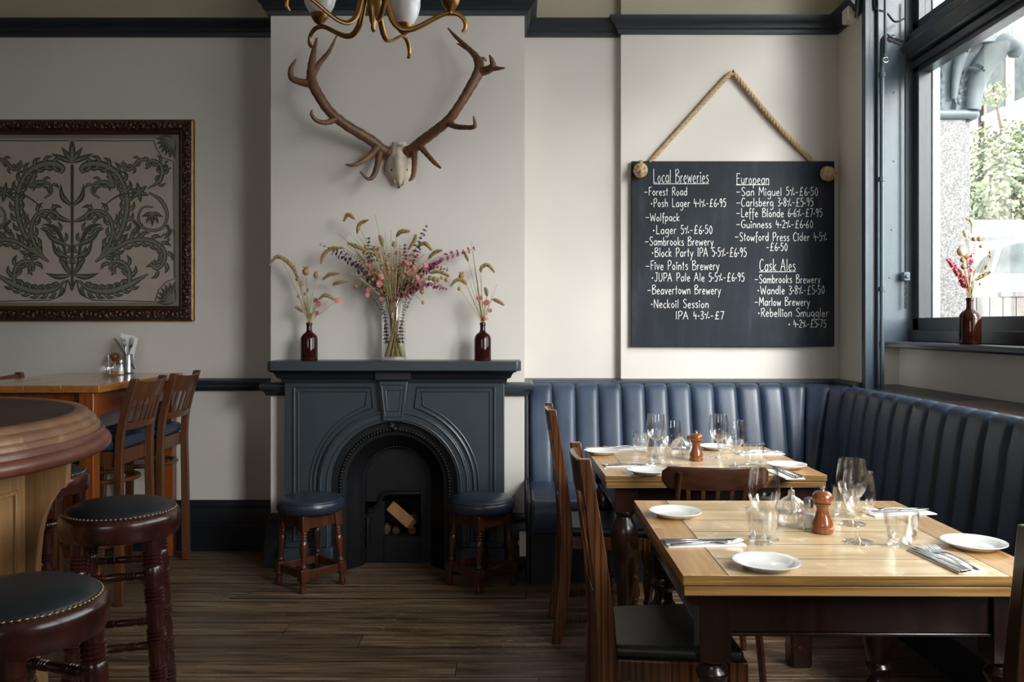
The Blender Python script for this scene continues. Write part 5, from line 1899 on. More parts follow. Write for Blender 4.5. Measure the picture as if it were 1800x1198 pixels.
for i, (u, v) in enumerate(blades):
    Y = VY + FR.uniform(-.08, .05)
    tip = Q(u, v, Y)
    b, m_ = from_vase(tip, Y)
    stem('blade', b, m_ + [tip + Vector((FR.uniform(-.01, .01), 0, 0))], 'thin dry grass blade among the flowers of the mantel vase', 'dry grass blades in the mantel vase')


for i, (u, v) in enumerate([(560, 330), (640, 350), (700, 370), (760, 300), (820, 330), (880, 380), (920, 300), (1000, 330), (1070, 350), (620, 420), (680, 470), (1120, 440), (960, 400), (740, 460), (1060, 470), (830, 420)]):
    Y = VY + FR.uniform(-.08, .05)
    tip = Q(u, v, Y)
    b, m_ = from_vase(tip, Y)
    stem('spray', b, m_ + [tip], 'wispy tan seed spray among the flowers of the mantel vase', 'wispy seed sprays in the mantel vase', .62, .55, 'pod' if i % 3 else 'millet')
for i, (u, v, lab) in enumerate([(700, 560, 'dark leaf spray starting inside the vase and leaning to the mirror side'), (1010, 590, 'dark leaf spray starting inside the vase and leaning to the chalkboard side'), (790, 640, 'short dark leaf spray barely clearing the vase rim'), (960, 640, 'red-brown leaf spray pressed against the vase glass'), (905, 560, 'plum leaf spray standing straight up inside the vase')]):
    Y = VY + (-.03, .0, -.04, -.03, .03)[i]
    b = Vector((vp.x + (-.04, .045, -.03, .035, .01)[i], Y, MZ + .10))
    stem('spray', b, [b + Vector(((-.008, .004, -.012, .012, .0)[i], 0, .13)), Q(u, v, Y)], lab, None, .06, .62, 'plum')


def bouquet(base, scale_h, items, where, group_tail):
    """stems standing in a bottle mouth"""
    mouth_ = base + Vector((0, 0, .205 * scale_h))
    seen = {}
    for kind, pts, lab, sz, col in items:
        grp = None
        if lab is None:
            lab, grp = {'flower': ('small pink strawflower in the %s' % where, 'pink strawflowers in the %s' % group_tail),
                        'pod': ('small tan seed pod in the %s' % where, 'tan seed pods in the %s' % group_tail),
                        'blade': ('thin dry grass blade in the %s' % where, 'dry grass blades in the %s' % group_tail)}[kind]
        b = base + Vector((FR.uniform(-.006, .006), FR.uniform(-.006, .006), .10 * scale_h))
        m_ = mouth_ + Vector((FR.uniform(-.007, .007), FR.uniform(-.007, .007), 0))
        if kind == 'millet':
            near = pts[0]
            stem('millet', b, [m_, mid(m_, near, .01), near], lab, grp, pts, sz, col)
        elif kind == 'spray':
            stem('spray', b, [m_] + pts, lab, grp, .45, sz, col)
        else:
            stem(kind, b, [m_, mid(m_, pts[-1], .008)] + pts, lab, grp, None, sz, col)


def QL(*uv):
    Y = LBY + FR.uniform(-.03, .04)
    return [Q(u, v, Y) for u, v in uv]


bouquet(lbp, .97, [
    ('millet', QL((262, 500), (240, 440), (185, 385), (130, 368), (82, 425)), 'long arching millet head in the mirror-side mantel bottle', 1.1, None),
    ('millet', QL((400, 640), (430, 615), (465, 618), (498, 640)), 'short drooping millet head beside the pink flowers of the mirror-side bottle', .9, None),
    ('millet', QL((300, 720), (275, 700), (252, 685)), 'small millet head low at the neck of the mirror-side bottle', .8, None),
    ('pod', QL((318, 462)), 'largest spiky seed head in the mirror-side mantel bottle', 2.0, None), ('pod', QL((383, 485)), 'spiky seed head on a bare stem beside the largest one in the mirror-side bottle', 1.5, None),
    ('pod', QL((286, 542)), None, 1.3, None), ('pod', QL((265, 510)), None, 1.2, None), ('pod', QL((270, 620)), None, .8, None), ('pod', QL((312, 605)), None, .8, None), ('pod', QL((330, 580)), None, .8, None),
    ('flower', QL((380, 645)), None, 1.1, None), ('flower', QL((400, 668)), None, 1.2, None), ('flower', QL((520, 645)), 'pink strawflower reaching out alone from the mirror-side mantel bottle', 1.3, None), ('flower', QL((340, 740)), None, 1.1, None), ('flower', QL((386, 728)), None, 1.1, None),
    ('blade', QL((352, 590)), None, 1, None), ('blade', QL((318, 500)), None, 1, None), ('blade', QL((330, 640)), None, 1, None), ('blade', QL((245, 405)), None, 1, None), ('blade', QL((410, 620)), None, 1, None), ('blade', QL((145, 340)), None, 1, None),
], 'mirror-side mantel bottle', 'mirror-side mantel bottle')
bouquet(rbp, .97, [
    ('millet', QL((1436, 466), (1440, 435), (1480, 420), (1525, 468)), 'drooping millet head at the outer edge of the chalkboard-side bottle', 1.0, None),
    ('millet', QL((1345, 545), (1320, 520), (1280, 515), (1242, 556)), 'millet head bent towards the vase from the chalkboard-side bottle', 1.0, None),
    ('millet', QL((1508, 636), (1545, 650), (1585, 676)), 'low millet head pointing down and out from the chalkboard-side bottle', .9, None),
    ('millet', QL((1356, 398), (1342, 365), (1330, 335)), 'small upright millet head at the top of the chalkboard-side bottle', .6, None),
    ('millet', QL((1475, 620), (1470, 590), (1462, 562)), 'small upright millet head amid the pink flowers of the chalkboard-side bottle', .8, None),
    ('pod', QL((1312, 490)), 'brown seed pod hanging between the vase and the chalkboard-side bottle', 1.7, None), ('pod', QL((1296, 572)), None, 1.0, None),
    ('flower', QL((1425, 630)), None, 1.3, None), ('flower', QL((1471, 660)), None, 1.4, None), ('flower', QL((1494, 710)), None, .9, None), ('flower', QL((1466, 760)), None, 1.0, None),
    ('blade', QL((1372, 265)), None, 1, None), ('blade', QL((1385, 330)), None, 1, None), ('blade', QL((1480, 575)), None, 1, None), ('blade', QL((1540, 540)), None, 1, None), ('blade', QL((1400, 430)), None, 1, None), ('blade', QL((1430, 500)), None, 1, None), ('blade', QL((1365, 530)), None, 1, None), ('blade', QL((1508, 620)), None, 1, None), ('blade', QL((1410, 560)), None, 1, None),
], 'chalkboard-side mantel bottle', 'chalkboard-side mantel bottle')


def QS(*uv):
    Y = SBY + FR.uniform(-.02, .02)
    return [P(1580 + u / 3.745, 320 + v / 3.745, Y) for u, v in uv]


bouquet(Vector((SBX, SBY, 1.25)), 1.06, [
    ('millet', QS((478, 345), (485, 290), (475, 250), (445, 240)), 'tall cream fluffy grass head bent over at the top of the window sill bottle', 1.0, 'bunny'),
    ('millet', QS((445, 365), (438, 340), (430, 315)), 'short cream fluffy grass head in the window sill bottle', .9, 'bunny'),
    ('millet', QS((500, 645), (550, 618), (605, 592)), 'golden millet head leaning towards the car from the window sill bottle', .8, None),
    ('pod', QS((415, 455)), 'big pale papery seed head in the window sill bottle', 2.4, 'bunny'),
    ('pod', QS((495, 376)), None, 1.1, None), ('pod', QS((530, 374)), None, 1.2, None), ('pod', QS((540, 422)), None, .9, None), ('pod', QS((600, 460)), None, .7, None), ('pod', QS((602, 488)), None, .7, None), ('pod', QS((578, 550)), None, .8, None), ('pod', QS((572, 566)), None, .7, None), ('pod', QS((534, 670)), None, .7, None),
    ('pod', QS((420, 512)), None, 1.2, None), ('pod', QS((442, 492)), None, 1.2, None), ('pod', QS((480, 520)), None, 1.1, None), ('pod', QS((426, 556)), None, 1.3, None), ('pod', QS((412, 600)), None, .8, None),
    ('spray', QS((440, 680), (385, 590), (325, 508)), 'red leaf spray leaning out over the granite pillar from the sill bottle', .85, 'red'),
    ('spray', QS((470, 560), (482, 470), (498, 405)), 'upright red leaf spray in the window sill bottle', .8, 'red'),
    ('blade', QS((450, 480)), None, 1, None), ('blade', QS((500, 560)), None, 1, None), ('blade', QS((520, 500)), None, 1, None), ('blade', QS((470, 420)), None, 1, None), ('blade', QS((560, 480)), None, 1, None), ('blade', QS((440, 620)), None, 1, None), ('blade', QS((475, 600)), None, 1, None),
], 'window sill bottle', 'window sill bottle')

# ================================================================ TABLEWARE
TZ = .7602


def on(px, py, dz=0.0):
    p = PZ(px, py, .76 + dz)
    return Vector((p.x, p.y, TZ))


def plate(loc, label):
    o = MB().lathe([(0, .0045), (.046, .0045), (.053, .007), (.064, .0145), (.077, .0185), (.0795, .0185), (.0795, .0165), (.066, .0105), (.052, .001), (.046, 0), (0, 0)], 56).build('side_plate', M['china'], loc=loc, smooth=40)
    return tag(o, label, 'plate', 'white side plates on the tables')


for px, py, lab in ((1187, 897, 'white side plate at the back corner of the nearer table, by the dark curved chair'), (1347, 985, 'white side plate at the front edge of the nearer table'),
                    (1712, 951, 'white side plate at the window end of the nearer table'), (1057, 791, 'white side plate at the back corner of the further table, near its end chair'),
                    (1138, 825, 'white side plate at the front of the further table, before the napkin'), (1258, 783, 'white side plate behind the wine glasses of the further table'),
                    (1383, 815, 'white side plate at the window end of the further table')):
    plate(on(px, py, .017), lab)


def wine_glass(loc, label):
    t = thing('wine_glass', label, 'glass', loc, 0, 'wine glasses')
    MB().lathe([(0, .0), (.036, .0), (.0405, .0012), (.040, .0028), (.025, .004), (.009, .0065), (.0055, .013), (.0046, .03), (.0046, .058), (.006, .068), (.009, .073), (0, .0735)], 40).build('foot_and_stem', M['glass_thick'], t, smooth=50)
    out_ = [(.004, .0725), (.014, .0745), (.027, .084), (.037, .100), (.0425, .120), (.0425, .140), (.0395, .165), (.0360, .190)]
    inn = [(r - .0012, z) for r, z in out_[::-1]]
    inn[-1] = (0.0, .0755)
    inn[-2] = (.0125, .0770)
    MB().lathe(out_ + inn, 48).build('bowl', M['glass'], t, smooth=60)
    return t


def tumbler(loc, label):
    t = thing('tumbler', label, 'glass', loc, 0, 'faceted tumblers')
    out_ = [(0, 0), (.028, 0), (.031, .003), (.0325, .012), (.0345, .030), (.0362, .048), (.0375, .056), (.0395, .075), (.0408, .092)]
    inn = [(.0390, .092), (.0375, .075), (.0345, .054), (.031, .028), (.027, .014), (0, .012)]
    mb = MB()
    seg = 60
    vs, fs = [], []
    prof = out_ + inn
    for r, z in prof:
        for k in range(seg):
            a = 2 * PI * k / seg
            f = 1.0
            if z < .053 and r > .02:
                q = (a % (2 * PI / 10)) - PI / 10
                f = math.cos(PI / 10) / math.cos(q) * (1.025 if z > .002 else 1)
            vs.append((r * f * math.cos(a), r * f * math.sin(a), z))
    n = len(prof)
    for i in range(n - 1):
        for k in range(seg):
            k2 = (k + 1) % seg
            fs.append((i * seg + k, i * seg + k2, (i + 1) * seg + k2, (i + 1) * seg + k))
    vs = [(x * 1.08, y * 1.08, z) for x, y, z in vs]
    mb.add(vs, fs).build('tumbler_glass', M['glass_thick'], t, smooth=20)
    return t


for px, py, lab in ((1343, 947, 'wine glass behind the front tumbler on the nearer table'), (1509, 953, 'front wine glass of the close pair beside the pepper mill on the nearer table'),
                    (1497, 921, 'rear wine glass of the close pair beside the pepper mill on the nearer table'), (1153, 803, 'rearmost wine glass on the chair side of the further table'),
                    (1180, 818, 'wine glass in front of the glass globe on the further table'), (1263, 804, 'rear wine glass on the window side of the further table'),
                    (1291, 819, 'front wine glass on the window side of the further table')):
    wine_glass(on(px, py), lab)
for px, py, lab in ((1340, 955, 'tumbler between napkin and wine glass at the front of the nearer table'), (1584, 960, 'tumbler beside the two forks on the nearer table'),
                    (1487, 907, 'tumbler behind the pair of wine glasses on the nearer table'), (1127, 794, 'tumbler beside the rear napkin on the chair side of the further table'),
                    (1155, 815, 'tumbler behind the front napkin on the further table'), (1275, 797, 'tumbler half hidden behind the window-side wine glasses of the further table'),
                    (1325, 817, 'tumbler in front of the napkin on the window side of the further table')):
    tumbler(on(px, py), lab)


def oil_lamp(loc, label):
    t = thing('oil_lamp', label, 'lamp', loc, 0, 'ribbed glass oil lamps')
    prof = [(0, 0), (.022, .0), (.034, .010), (.042, .025), (.0445, .042), (.042, .058), (.034, .072), (.022, .082), (.011, .088), (.008, .094)]
    inn = [(.0065, .094), (.009, .087), (.031, .071), (.040, .056), (.0425, .042), (.040, .026), (.031, .012), (0, .004)]
    MB().lathe(prof + inn, 96, lobes=16, amp=.022).build('globe', M['glass_thick'], t, smooth=60)
    MB().lathe([(0, .0045), (.030, .0125), (.0385, .026), (.041, .040), (0, .040)], 48).build('lamp_oil', M['glass'], t, smooth=50)
    MB().lathe([(.0085, .092), (.0095, .094), (.0095, .104), (.006, .106), (.003, .108), (.002, .114), (0, .115)], 16).build('wick_holder', M['nickel'], t)
    MB().tube([(0, 0, .10), (.004, .002, .05), (.012, .004, .012)], .0022, 6).build('wick', M['napkin'], t)
    return t


def salt(loc, label):
    t = thing('salt_shaker', label, 'shaker', loc, 0, 'glass salt shakers')
    MB().lathe([(0, 0), (.017, 0), (.0185, .003), (.0175, .04), (.0145, .06), (.0145, .066), (.0135, .066), (.0135, .06), (.016, .04), (.0165, .005), (0, .004)], 12).build('shaker_glass', M['glass_thick'], t, smooth=20)
    MB().lathe([(0, .0045), (.0155, .0055), (.0150, .042), (0, .044)], 16).build('salt', M['salt'], t)
    MB().lathe([(.0155, .062), (.0168, .064), (.0168, .078), (.014, .087), (.006, .091), (0, .0915)], 24).build('cap', M['nickel'], t)
    return t


def mill_(loc, label):
    t = thing('pepper_mill', label, 'pepper mill', loc, 0, 'wooden pepper mills')
    MB().lathe([(0, 0), (.026, 0), (.0285, .003), (.0285, .015), (.0262, .017), (.0262, .020), (.0285, .022), (.0275, .030), (.021, .044), (.0175, .058), (.0165, .068), (.019, .076), (.0225, .080), (.0225, .083), (0, .083)], 40).build('mill_body', M['mill'], t, smooth=35)
    MB().lathe([(.0215, .0835), (.027, .088), (.0292, .098), (.0265, .108), (.019, .115), (.009, .118), (0, .1185)], 40).build('mill_head', M['mill'], t, smooth=50)
    MB().lathe([(.006, .118), (.0052, .121), (.0068, .124), (.0068, .129), (.004, .131), (0, .1315)], 16).build('knob', M['nickel'], t)
    return t


oil_lamp(on(1391, 925), 'ribbed glass oil lamp beside the pepper mill on the nearer table')
oil_lamp(on(1196, 805), 'ribbed glass oil lamp beside the pepper mill on the further table')
salt(on(1423, 929), 'glass salt shaker hidden partly by the pepper mill on the nearer table')
salt(on(1214, 800), 'glass salt shaker behind the pepper mill on the further table')
mill_(on(1446, 936), 'turned cherry wood pepper mill on the nearer table')
mill_(on(1224, 809), 'turned cherry wood pepper mill on the further table')


def fork_mesh():
    mb = MB()
    pr = [(-.098, .0085, .002), (-.09, .0095, .003), (-.05, .0065, .0045), (0, .0035, .0065), (.028, .0038, .006), (.040, .0085, .004), (.052, .0125, .0025)]
    vs, fs = [], []
    for x, w, z in pr:
        vs += [(x, -w, z), (x, w, z), (x, w * .8, z + .0018), (x, -w * .8, z + .0018)]
    for i in range(len(pr) - 1):
        for k in range(4):
            fs.append((i * 4 + k, i * 4 + (k + 1) % 4, i * 4 + 4 + (k + 1) % 4, i * 4 + 4 + k))
    fs += [(3, 2, 1, 0), tuple((len(pr) - 1) * 4 + k for k in range(4))]
    mb.add(vs, fs)
    for k in range(4):
        y = -.0105 + .007 * k
        mb.beam((.050, y, .0035), (.075, y * .95, .0045), .0042, .0018, w2=.0036)
        mb.beam((.074, y * .95, .0045), (.100, y * .9, .0105), .0036, .0018, w2=.0016)
    return mb


def knife_mesh():
    mb = MB()
    mb.beam((-.105, 0, .003), (-.005, 0, .003), .016, .005, w2=.010)
    mb.prism([(-.005, -.005), (.02, -.009), (.085, -.009), (.108, -.003), (.112, .004), (.10, .007), (-.005, .006)], .0022, .0036, 'z')
    return mb


FK, KN = fork_mesh().build('fork', M['cutlery'], smooth=40, bevel=.0005), knife_mesh().build('knife', M['cutlery'], smooth=40, bevel=.0008)
NAP = MB().box(-.105, .105, -.038, .038, 0, .0022).box(-.103, .105, -.036, .037, .0023, .0042).build('napkin', M['napkin'], bevel=.0006)
first = [True]


def setting(loc, deg, forks, knives, where, sx=1):
    """a folded napkin with its cutlery on top, tines towards local +x"""
    items = [(NAP, 'napkin', 0, 0, 0, 'white folded napkin %s' % where, 'napkin')]
    ys = [-.026 + .017 * i for i in range(forks + knives)]
    nth = ['outer', 'inner']
    for i in range(forks):
        q = '' if forks == 1 else nth[i] + ' '
        items.append((FK, 'fork', .012 * (i % 2), ys[i], FR.uniform(-4, 4), 'steel %sfork on the napkin %s' % (q, where), 'fork'))
    for i in range(knives):
        q = '' if knives == 1 else nth[1 - i] + ' '
        items.append((KN, 'knife', -.006 * i, ys[forks + i] + .004, FR.uniform(-3, 3), 'steel %sknife on the napkin %s' % (q, where), 'knife'))
    for src, nm, dx, dy, da, lab, cat in items:
        o = src if nm in PEND else src.copy()
        if nm in PEND:
            PEND.discard(nm)
        else:
            C.objects.link(o)
        Mz = Matrix.Rotation(R(deg), 3, 'Z')
        o.location = loc + Mz @ Vector((dx, dy, .0047 if nm != 'napkin' else 0))
        o.rotation_euler = (0, 0, R(deg + da))
        tag(o, lab, cat, {'napkin': 'folded napkins on the tables', 'fork': 'steel forks on the tables', 'knife': 'steel knives on the tables'}[nm])


PEND = {'napkin', 'fork', 'knife'}
setting(on(1236, 955), 5, 1, 2, 'nearest the striped oak chair')
setting(on(1662, 986), 97, 2, 2, 'at the front beside the tumbler')
setting(on(1580, 902), 190, 1, 1, 'at the back of the nearer table by the banquette')
setting(on(1100, 789), 200, 1, 1, 'at the back of the further table by its end chair')
setting(on(1105, 818), 6, 1, 1, 'behind the front plate of the further table')
setting(on(1335, 797), 186, 2, 1, 'at the back of the further table under the banquette')
setting(on(1378, 834), 96, 1, 1, 'at the front window corner of the further table')

# things on the high table
HZ = 1.0623


def onh(px, py):
    p = PZ(px, py, 1.062)
    return Vector((p.x, p.y, HZ))


oil_lamp(onh(190, 661), 'ribbed glass oil lamp on the orange high table')
salt(onh(212, 659), 'square-shouldered glass salt shaker on the high table beside the steel cutlery cup')
mill_(onh(202, 655), 'orange-brown pepper mill behind the oil lamp on the high table')
cpos = onh(225, 656)
t = thing('cutlery_cup', 'steel cup holding napkins and cutlery on the high table', 'cup', cpos)
MB().lathe([(0, 0), (.030, 0), (.032, .003), (.030, .008), (.029, .012), (.029, .108), (.031, .110), (.029, .112), (.0275, .110), (.0275, .005), (0, .004)], 32).build('cup', M['nickel'], t, smooth=40)
mb = MB()
for i, (a, s) in enumerate(((.0, 1), (.25, .96), (-.2, .93))):
    Mx = Matrix.Translation(cpos + Vector((-.004 + .004 * i, .003 * i, .012))) @ Matrix.Rotation(a * .3, 4, 'Y')
    mb.prism([(-.016, 0), (.016, 0), (.030, .12), (.044, .205 * s), (-.040, .222 * s), (-.028, .12)], -.001, .001, 'y', Mx)
tag(mb.build('napkin', M['napkin'], smooth=0), 'white paper napkins standing in the steel cutlery cup', 'napkin')
for src, nm, dx, lean, cat, lab in ((KN, 'knife', -.012, -34, 'knife', 'wide-bladed knife leaning out of the steel cutlery cup'), (FK, 'fork', -.004, -10, 'fork', 'fork standing in front of the napkins in the steel cutlery cup'),
                                    (FK, 'fork', .012, 14, 'fork', 'fork leaning towards the wall end in the steel cutlery cup')):
    o = src.copy()
    C.objects.link(o)
    o.rotation_euler = Euler((R(8), R(lean - 90), R(90 if False else 0)), 'XYZ')
    Mr = Matrix.Rotation(R(lean), 4, 'Y') @ Matrix.Rotation(R(-90), 4, 'Y') @ Matrix.Rotation(R(90), 4, 'X')
    o.rotation_euler = Mr.to_euler()
    o.location = cpos + Vector((dx, -.012, .115)) + Matrix.Rotation(R(lean), 3, 'Y') @ Vector((0, 0, .0))
    for k in ('group',):
        if k in o:
            del o[k]
    tag(o, lab, cat)

# ================================================================ OUT IN THE STREET
struct(MB().box(2.95, 40, -30, 60, .4, .70).build('ground', paint('pale_paving', (.42, .41, .39), .8, .08), smooth=0))
struct(MB().box(2.45, 2.95, -30, 60, -.1, .30).build('ground', paint('pavement_strip', (.40, .39, .37), .8, .08), smooth=0))


def granite():
    m, nt, b = nodes('speckled_granite')
    tc = N(nt, 'ShaderNodeTexCoord')
    v = N(nt, 'ShaderNodeTexNoise', Scale=95.0, Detail=3.0, Roughness=.8)
    nt.links.new(tc.outputs['Object'], v.inputs['Vector'])
    nt.links.new(ramp(nt, v.outputs['Fac'], [(.38, (.030, .024, .020)), (.47, (.085, .078, .074)), (.55, (.14, .132, .13)), (.66, (.25, .245, .245))]), b.inputs['Base Color'])
    b.inputs['Roughness'].default_value = .35
    return m


CAP = paint('grey_blue_painted_capital', (.105, .128, .138), .5, .12, 6, .15, 40)
pl = thing('stone_pilaster', 'speckled granite pillar with grey leafy capital just outside the window', 'pillar', (2.57, 5.12, .70))
PYF = 5.0
lb(MB().box(2.435, 2.66, PYF, 5.30, .30, 2.555).box(2.66, 2.70, PYF + .03, 5.30, .30, 2.555), 'shaft', granite(), pl, bevel=.004)
lb(MB().tube([(2.43, PYF - .01, 2.575), (2.70, PYF - .01, 2.575)], .028, 12).tube([(2.712, PYF, 2.575), (2.712, 5.3, 2.575)], .028, 12).ball((2.705, PYF - .005, 2.575), .028), 'neck_ring', CAP, pl)
mb = MB()
vs, fs = [], []
bell = [(2.60, 0.0), (2.66, .005), (2.74, .012), (2.82, .03), (2.88, .06), (2.91, .085)]
for z, o_ in bell:
    x1 = 2.69 + o_
    y0 = PYF - o_
    vs += [(2.42, y0, z), (x1, y0, z), (x1, 5.3, z), (2.42, 5.3, z)]
for j in range(len(bell) - 1):
    for k in range(4):
        fs.append((j * 4 + k, j * 4 + (k + 1) % 4, j * 4 + 4 + (k + 1) % 4, j * 4 + 4 + k))
fs.append(tuple((len(bell) - 1) * 4 + k for k in range(4)))
lb(mb.add(vs, fs), 'bell', CAP, pl, smooth=40)
ab = [(2.42, 2.955), (2.80, 2.955), (2.815, 2.99), (2.855, 3.005), (2.865, 3.05), (2.42, 3.05)]
lb(MB().prism(ab, PYF - .14, 5.3, 'y'), 'abacus', CAP, pl, bevel=.006)


def acanthus(xb, zt, w, nm, lean=0.0, zb=2.60, curl=.10):
    """broad leaf hugging the bell, scalloped edges, tip curling outward"""
    mb = MB()
    H = zt - zb
    rows, K = 26, 12
    vs, fs = [], []
    for i in range(rows + 1):
        f = i / rows
        if f < .82:
            z = zb + H * f / .82
            y = -.012 - .055 * f * f
        else:
            a = (f - .82) / .18 * PI * .9
            z = zt + .022 * math.sin(a) - .02 * (1 - math.cos(a))
            y = -.012 - .055 * .67 - curl * .5 * (1 - math.cos(a))
        hw = w * (.42 + .10 * math.sin(f * PI)) * (1 - .55 * max(0, f - .75) / .25) * (1 + .13 * math.sin(f * 5 * 2 * PI))
        for k in range(K + 1):
            q = k / K * 2 - 1
            vein = .016 * math.cos(q * PI * 2.5) * (1 - abs(q) * .4)
            lobe = .012 * math.sin(f * 5 * 2 * PI + abs(q) * 2)
            vs.append((xb + lean * f + hw * q, PYF + y - vein - lobe + .035 * q * q, z - .02 * abs(q)))
    W_ = K + 1
    for i in range(rows):
        for k in range(K):
            fs.append((i * W_ + k, i * W_ + k + 1, (i + 1) * W_ + k + 1, (i + 1) * W_ + k))
    return lb(mb.add(vs, fs), nm, CAP, pl, smooth=70)


acanthus(2.500, 2.93, .165, 'acanthus_leaf')
acanthus(2.655, 2.84, .12, 'acanthus_leaf', .02)
acanthus(2.585, 2.95, .08, 'acanthus_leaf', .0)


def solid_scroll(pts, r0, nm):
    p = spline(pts, 7)
    return lb(MB().tube(p, lerpr(r0, len(p)), 12, flat=(1.0, 1.5)), nm, CAP, pl, smooth=70)


solid_scroll([(2.690, PYF - .02, 2.60), (2.700, PYF - .03, 2.72), (2.725, PYF - .055, 2.83), (2.775, PYF - .09, 2.915), (2.830, PYF - .12, 2.945), (2.868, PYF - .13, 2.915), (2.862, PYF - .13, 2.870)], [.030, .034, .044, .050, .046, .036, .018], 'volute')
solid_scroll([(2.575, PYF - .03, 2.66), (2.580, PYF - .05, 2.80), (2.590, PYF - .08, 2.90), (2.610, PYF - .11, 2.945)], [.012, .018, .026, .020], 'volute')

WHITE = paint('white_car_paint', (.80, .80, .80), .25, .02, 3, 0, coat=.6)
CARG = paint('grey_car_glass', (.10, .115, .115), .6, .3, 5, 0, spec=.1)
RUB = paint('black_rubber', (.02, .02, .02), .7, .1)
cy0 = 9.0
car = thing('car', 'white car parked side-on across the street', 'car', (6.9, 9.8, .70))


def carp(px, py):
    p = P(px, py, cy0)
    return (p.x, p.z)


body = [(4.70, 1.05), (4.62, 1.45), (4.68, 1.78), (4.80, 1.90), (9.0, 1.86), (9.2, 1.5), (9.15, 1.05)]
lb(MB().prism(body, cy0, cy0 + 1.7, 'y'), 'body', WHITE, car, bevel=.08, seg=3)
cab = [carp(1712, 482), carp(1726, 460), carp(1746, 436), carp(1770, 422), carp(1800, 415), (5.9, 2.31), (7.2, 2.30), (8.0, 1.9)]
lb(MB().prism(cab, cy0 + .10, cy0 + 1.60, 'y'), 'cabin', WHITE, car, bevel=.05, seg=3)
for pts in ([carp(1717, 479), carp(1732, 458), carp(1752, 438), carp(1760, 435), carp(1748, 479)], [carp(1757, 480), carp(1772, 432), carp(1800, 425), (5.9, 2.23), (5.95, 1.90)], [(6.05, 1.90), (6.0, 2.23), (7.1, 2.22), (7.7, 1.92)]):
    lb(MB().prism(pts, cy0 + .085, cy0 + .10, 'y'), 'window', CARG, car, smooth=0)
for x in (5.45, 8.2):
    for y in (cy0 - .01, cy0 + 1.5):
        lb(MB().lathe([(.18, 0), (.30, 0), (.325, .03), (.325, .17), (.30, .2), (.18, .2)], 28, M=Matrix.Translation((x, y + .2, 1.027)) @ Matrix.Rotation(R(90), 4, 'X'), closed=True).lathe([(.0, .1), (.18, .06), (.19, .12), (0, .14)], 20, M=Matrix.Translation((x, y + .2, 1.027)) @ Matrix.Rotation(R(90), 4, 'X')), 'wheel', RUB, car)
van = thing('van', 'tall white van parked behind the car', 'van', (8.2, 12.2, .70))
lb(MB().box(5.6, 10.6, 11.2, 13.2, 1.0, 2.74), 'body', WHITE, van, bevel=.12, seg=3)
lb(MB().box(5.595, 10.6, 11.19, 11.21, 2.45, 2.50), 'side_stripe', CARG, van)
for x in (6.5, 9.6):
    lb(MB().lathe([(.0, 0), (.34, 0), (.36, .03), (.36, .2), (0, .22)], 24, M=Matrix.Translation((x, 11.35, 1.062)) @ Matrix.Rotation(R(90), 4, 'X')), 'wheel', RUB, van)

FEN = wood('grey_planter_boards', (.10, .09, .085), (.26, .235, .22), 2, .8, 5, 8)
pn = thing('planter', 'grey weathered board planter standing just outside the window', 'planter', (3.6, 6.0, .70))
mb = MB()
x = 2.98
while x < 4.6:
    mb.box(x, x + .085, 5.80, 5.825, .70, 1.535)
    x += .09
mb.box(2.98, 4.6, 6.2, 6.225, .70, 1.535).box(2.98, 3.0, 5.825, 6.2, .70, 1.535).box(4.58, 4.6, 5.825, 6.2, .70, 1.535).box(3.0, 4.58, 5.825, 6.2, .75, 1.42)
lb(mb, 'boards', FEN, pn, bevel=.003)
lb(MB().box(3.32, 4.6, 5.79, 5.84, 1.535, 1.57), 'cap_board', FEN, pn, bevel=.003)


def leafmat(nm, c):
    m, nt, b = nodes(nm)
    oi = N(nt, 'ShaderNodeTexCoord')
    n1 = N(nt, 'ShaderNodeTexNoise', Scale=1.6, Detail=4.0)
    nt.links.new(oi.outputs['Object'], n1.inputs['Vector'])
    nt.links.new(ramp(nt, n1.outputs['Fac'], [(.3, [x_ * .6 for x_ in c]), (.7, c)]), b.inputs['Base Color'])
    b.inputs['Roughness'].default_value = .5
    return m


GR = leafmat('maple_leaf_green', (.27, .32, .18))  # green kept pale for the bright haze outdoors
tr = thing('tree', 'green leafy street tree in front of the brick building', 'tree', (7.8, 14.5, .70))
TR = random.Random(5)
mb = MB()
for (px, py, Y, rad, n) in ((1770, 330, 14.5, 1.05, 2400), (1822, 290, 14.5, 1.05, 2400), (1740, 345, 14.5, .55, 800), (1745, 165, 14.5, .28, 150), (1760, 245, 14.5, .5, 420)):
    c = P(px, py, Y)
    for _ in range(n):
        d = Vector((TR.gauss(0, 1), TR.gauss(0, 1), TR.gauss(0, 1))).normalized() * rad * TR.uniform(.35, 1) ** .6
        d.z *= .8
        q = c + d
        s = TR.uniform(.03, .065)
        nrm = (d.normalized() + Vector((TR.uniform(-.7, .7), TR.uniform(-.7, .7), TR.uniform(0, 1)))).normalized()
        u = nrm.orthogonal().normalized()
        w_ = nrm.cross(u)
        a = TR.uniform(0, 6.28)
        u, w_ = u * math.cos(a) + w_ * math.sin(a), w_ * math.cos(a) - u * math.sin(a)
        mb.add([q - u * s, q - w_ * s * .6, q + u * s, q + w_ * s * .6], [(0, 1, 2, 3)])
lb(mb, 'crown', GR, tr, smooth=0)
mb = MB()
tp = P(1800, 420, 14.5)
mb.tube(spline([(tr.location.x + .9, 14.5, .70), (tr.location.x + .95, 14.5, 2.2), P(1810, 330, 14.5), P(1800, 250, 14.5)], 6), lerpr([.16, .13, .09, .03], 19), 10)
mb.tube(spline([P(1810, 340, 14.5), P(1775, 290, 14.5), P(1745, 150, 14.5)], 6), lerpr([.06, .04, .012], 13), 8)
mb.tube([P(1810, 350, 14.5), P(1765, 330, 14.5), P(1740, 345, 14.5)], [.06, .03, .012], 8)
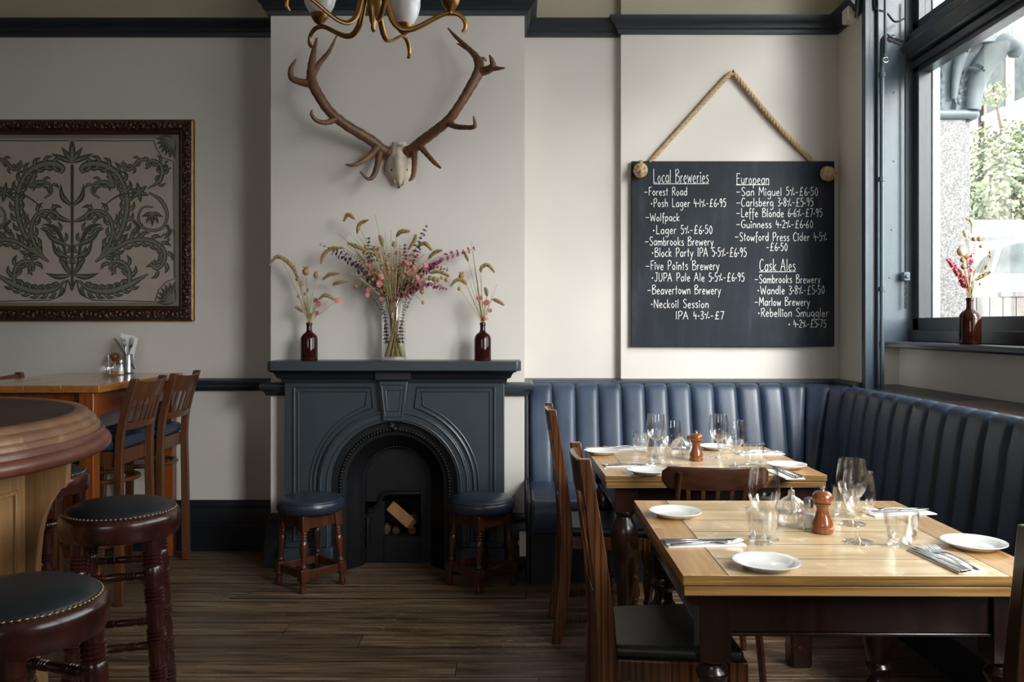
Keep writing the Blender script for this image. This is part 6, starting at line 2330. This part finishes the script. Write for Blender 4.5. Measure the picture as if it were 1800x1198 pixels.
lb(mb, 'trunk', M['bark'], tr)


def brick(nm, c1, c2, mort):
    m, nt, b = nodes(nm)
    tc = N(nt, 'ShaderNodeTexCoord')
    mp = N(nt, 'ShaderNodeMapping')
    mp.inputs['Rotation'].default_value = (R(90), 0, R(90))
    sp = N(nt, 'ShaderNodeSeparateXYZ')
    cbn = N(nt, 'ShaderNodeCombineXYZ')
    nt.links.new(tc.outputs['Object'], sp.inputs[0])
    nt.links.new(sp.outputs['Y'], cbn.inputs[0])
    nt.links.new(sp.outputs['Z'], cbn.inputs[1])
    br = N(nt, 'ShaderNodeTexBrick', Scale=1.0)
    br.inputs['Color1'].default_value = (*c1, 1)
    br.inputs['Color2'].default_value = (*c2, 1)
    br.inputs['Mortar'].default_value = (*mort, 1)
    br.inputs['Brick Width'].default_value = .45
    br.inputs['Row Height'].default_value = .15
    br.inputs['Mortar Size'].default_value = .012
    nt.links.new(cbn.outputs[0], br.inputs['Vector'])
    nt.links.new(br.outputs['Color'], b.inputs['Base Color'])
    b.inputs['Roughness'].default_value = .8
    return m


RB = brick('red_brick', (.62, .36, .27), (.70, .44, .34), (.68, .60, .54))  # brick paled in its colour to stand in for overexposed daylight
CRM = paint('cream_render', (.86, .78, .60), .8, .04, 1, 0)  # very pale cream puts the outdoor overexposure into the colour
bd = thing('building', 'cream rendered building with red brick ground floor across the street', 'building', (12, 20, .70))
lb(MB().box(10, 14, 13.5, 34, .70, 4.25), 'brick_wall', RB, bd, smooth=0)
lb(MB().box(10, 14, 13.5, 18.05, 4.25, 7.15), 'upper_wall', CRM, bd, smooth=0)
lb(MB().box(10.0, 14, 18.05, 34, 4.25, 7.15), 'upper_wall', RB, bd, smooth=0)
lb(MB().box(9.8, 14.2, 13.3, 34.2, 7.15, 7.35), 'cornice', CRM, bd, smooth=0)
for yy in (16.6, 17.6, 15.2):
    for z0, z1 in ((3.95, 5.25), (5.75, 6.75)):
        lb(MB().box(9.96, 10.02, yy - .32, yy + .32, z0, z1), 'window', CARG, bd, smooth=0)
        lb(MB().box(9.90, 10.02, yy - .40, yy + .40, z0 - .10, z0), 'window_sill', WHITE, bd, smooth=0)
lb(MB().tube([(9.94, 18.1, .7), (9.94, 18.1, 7.1)], .05, 8), 'drainpipe', RUB, bd)
lb(MB().box(9.97, 10.02, 15.5, 17.2, .7, 2.9), 'shop_front', CARG, bd, smooth=0)
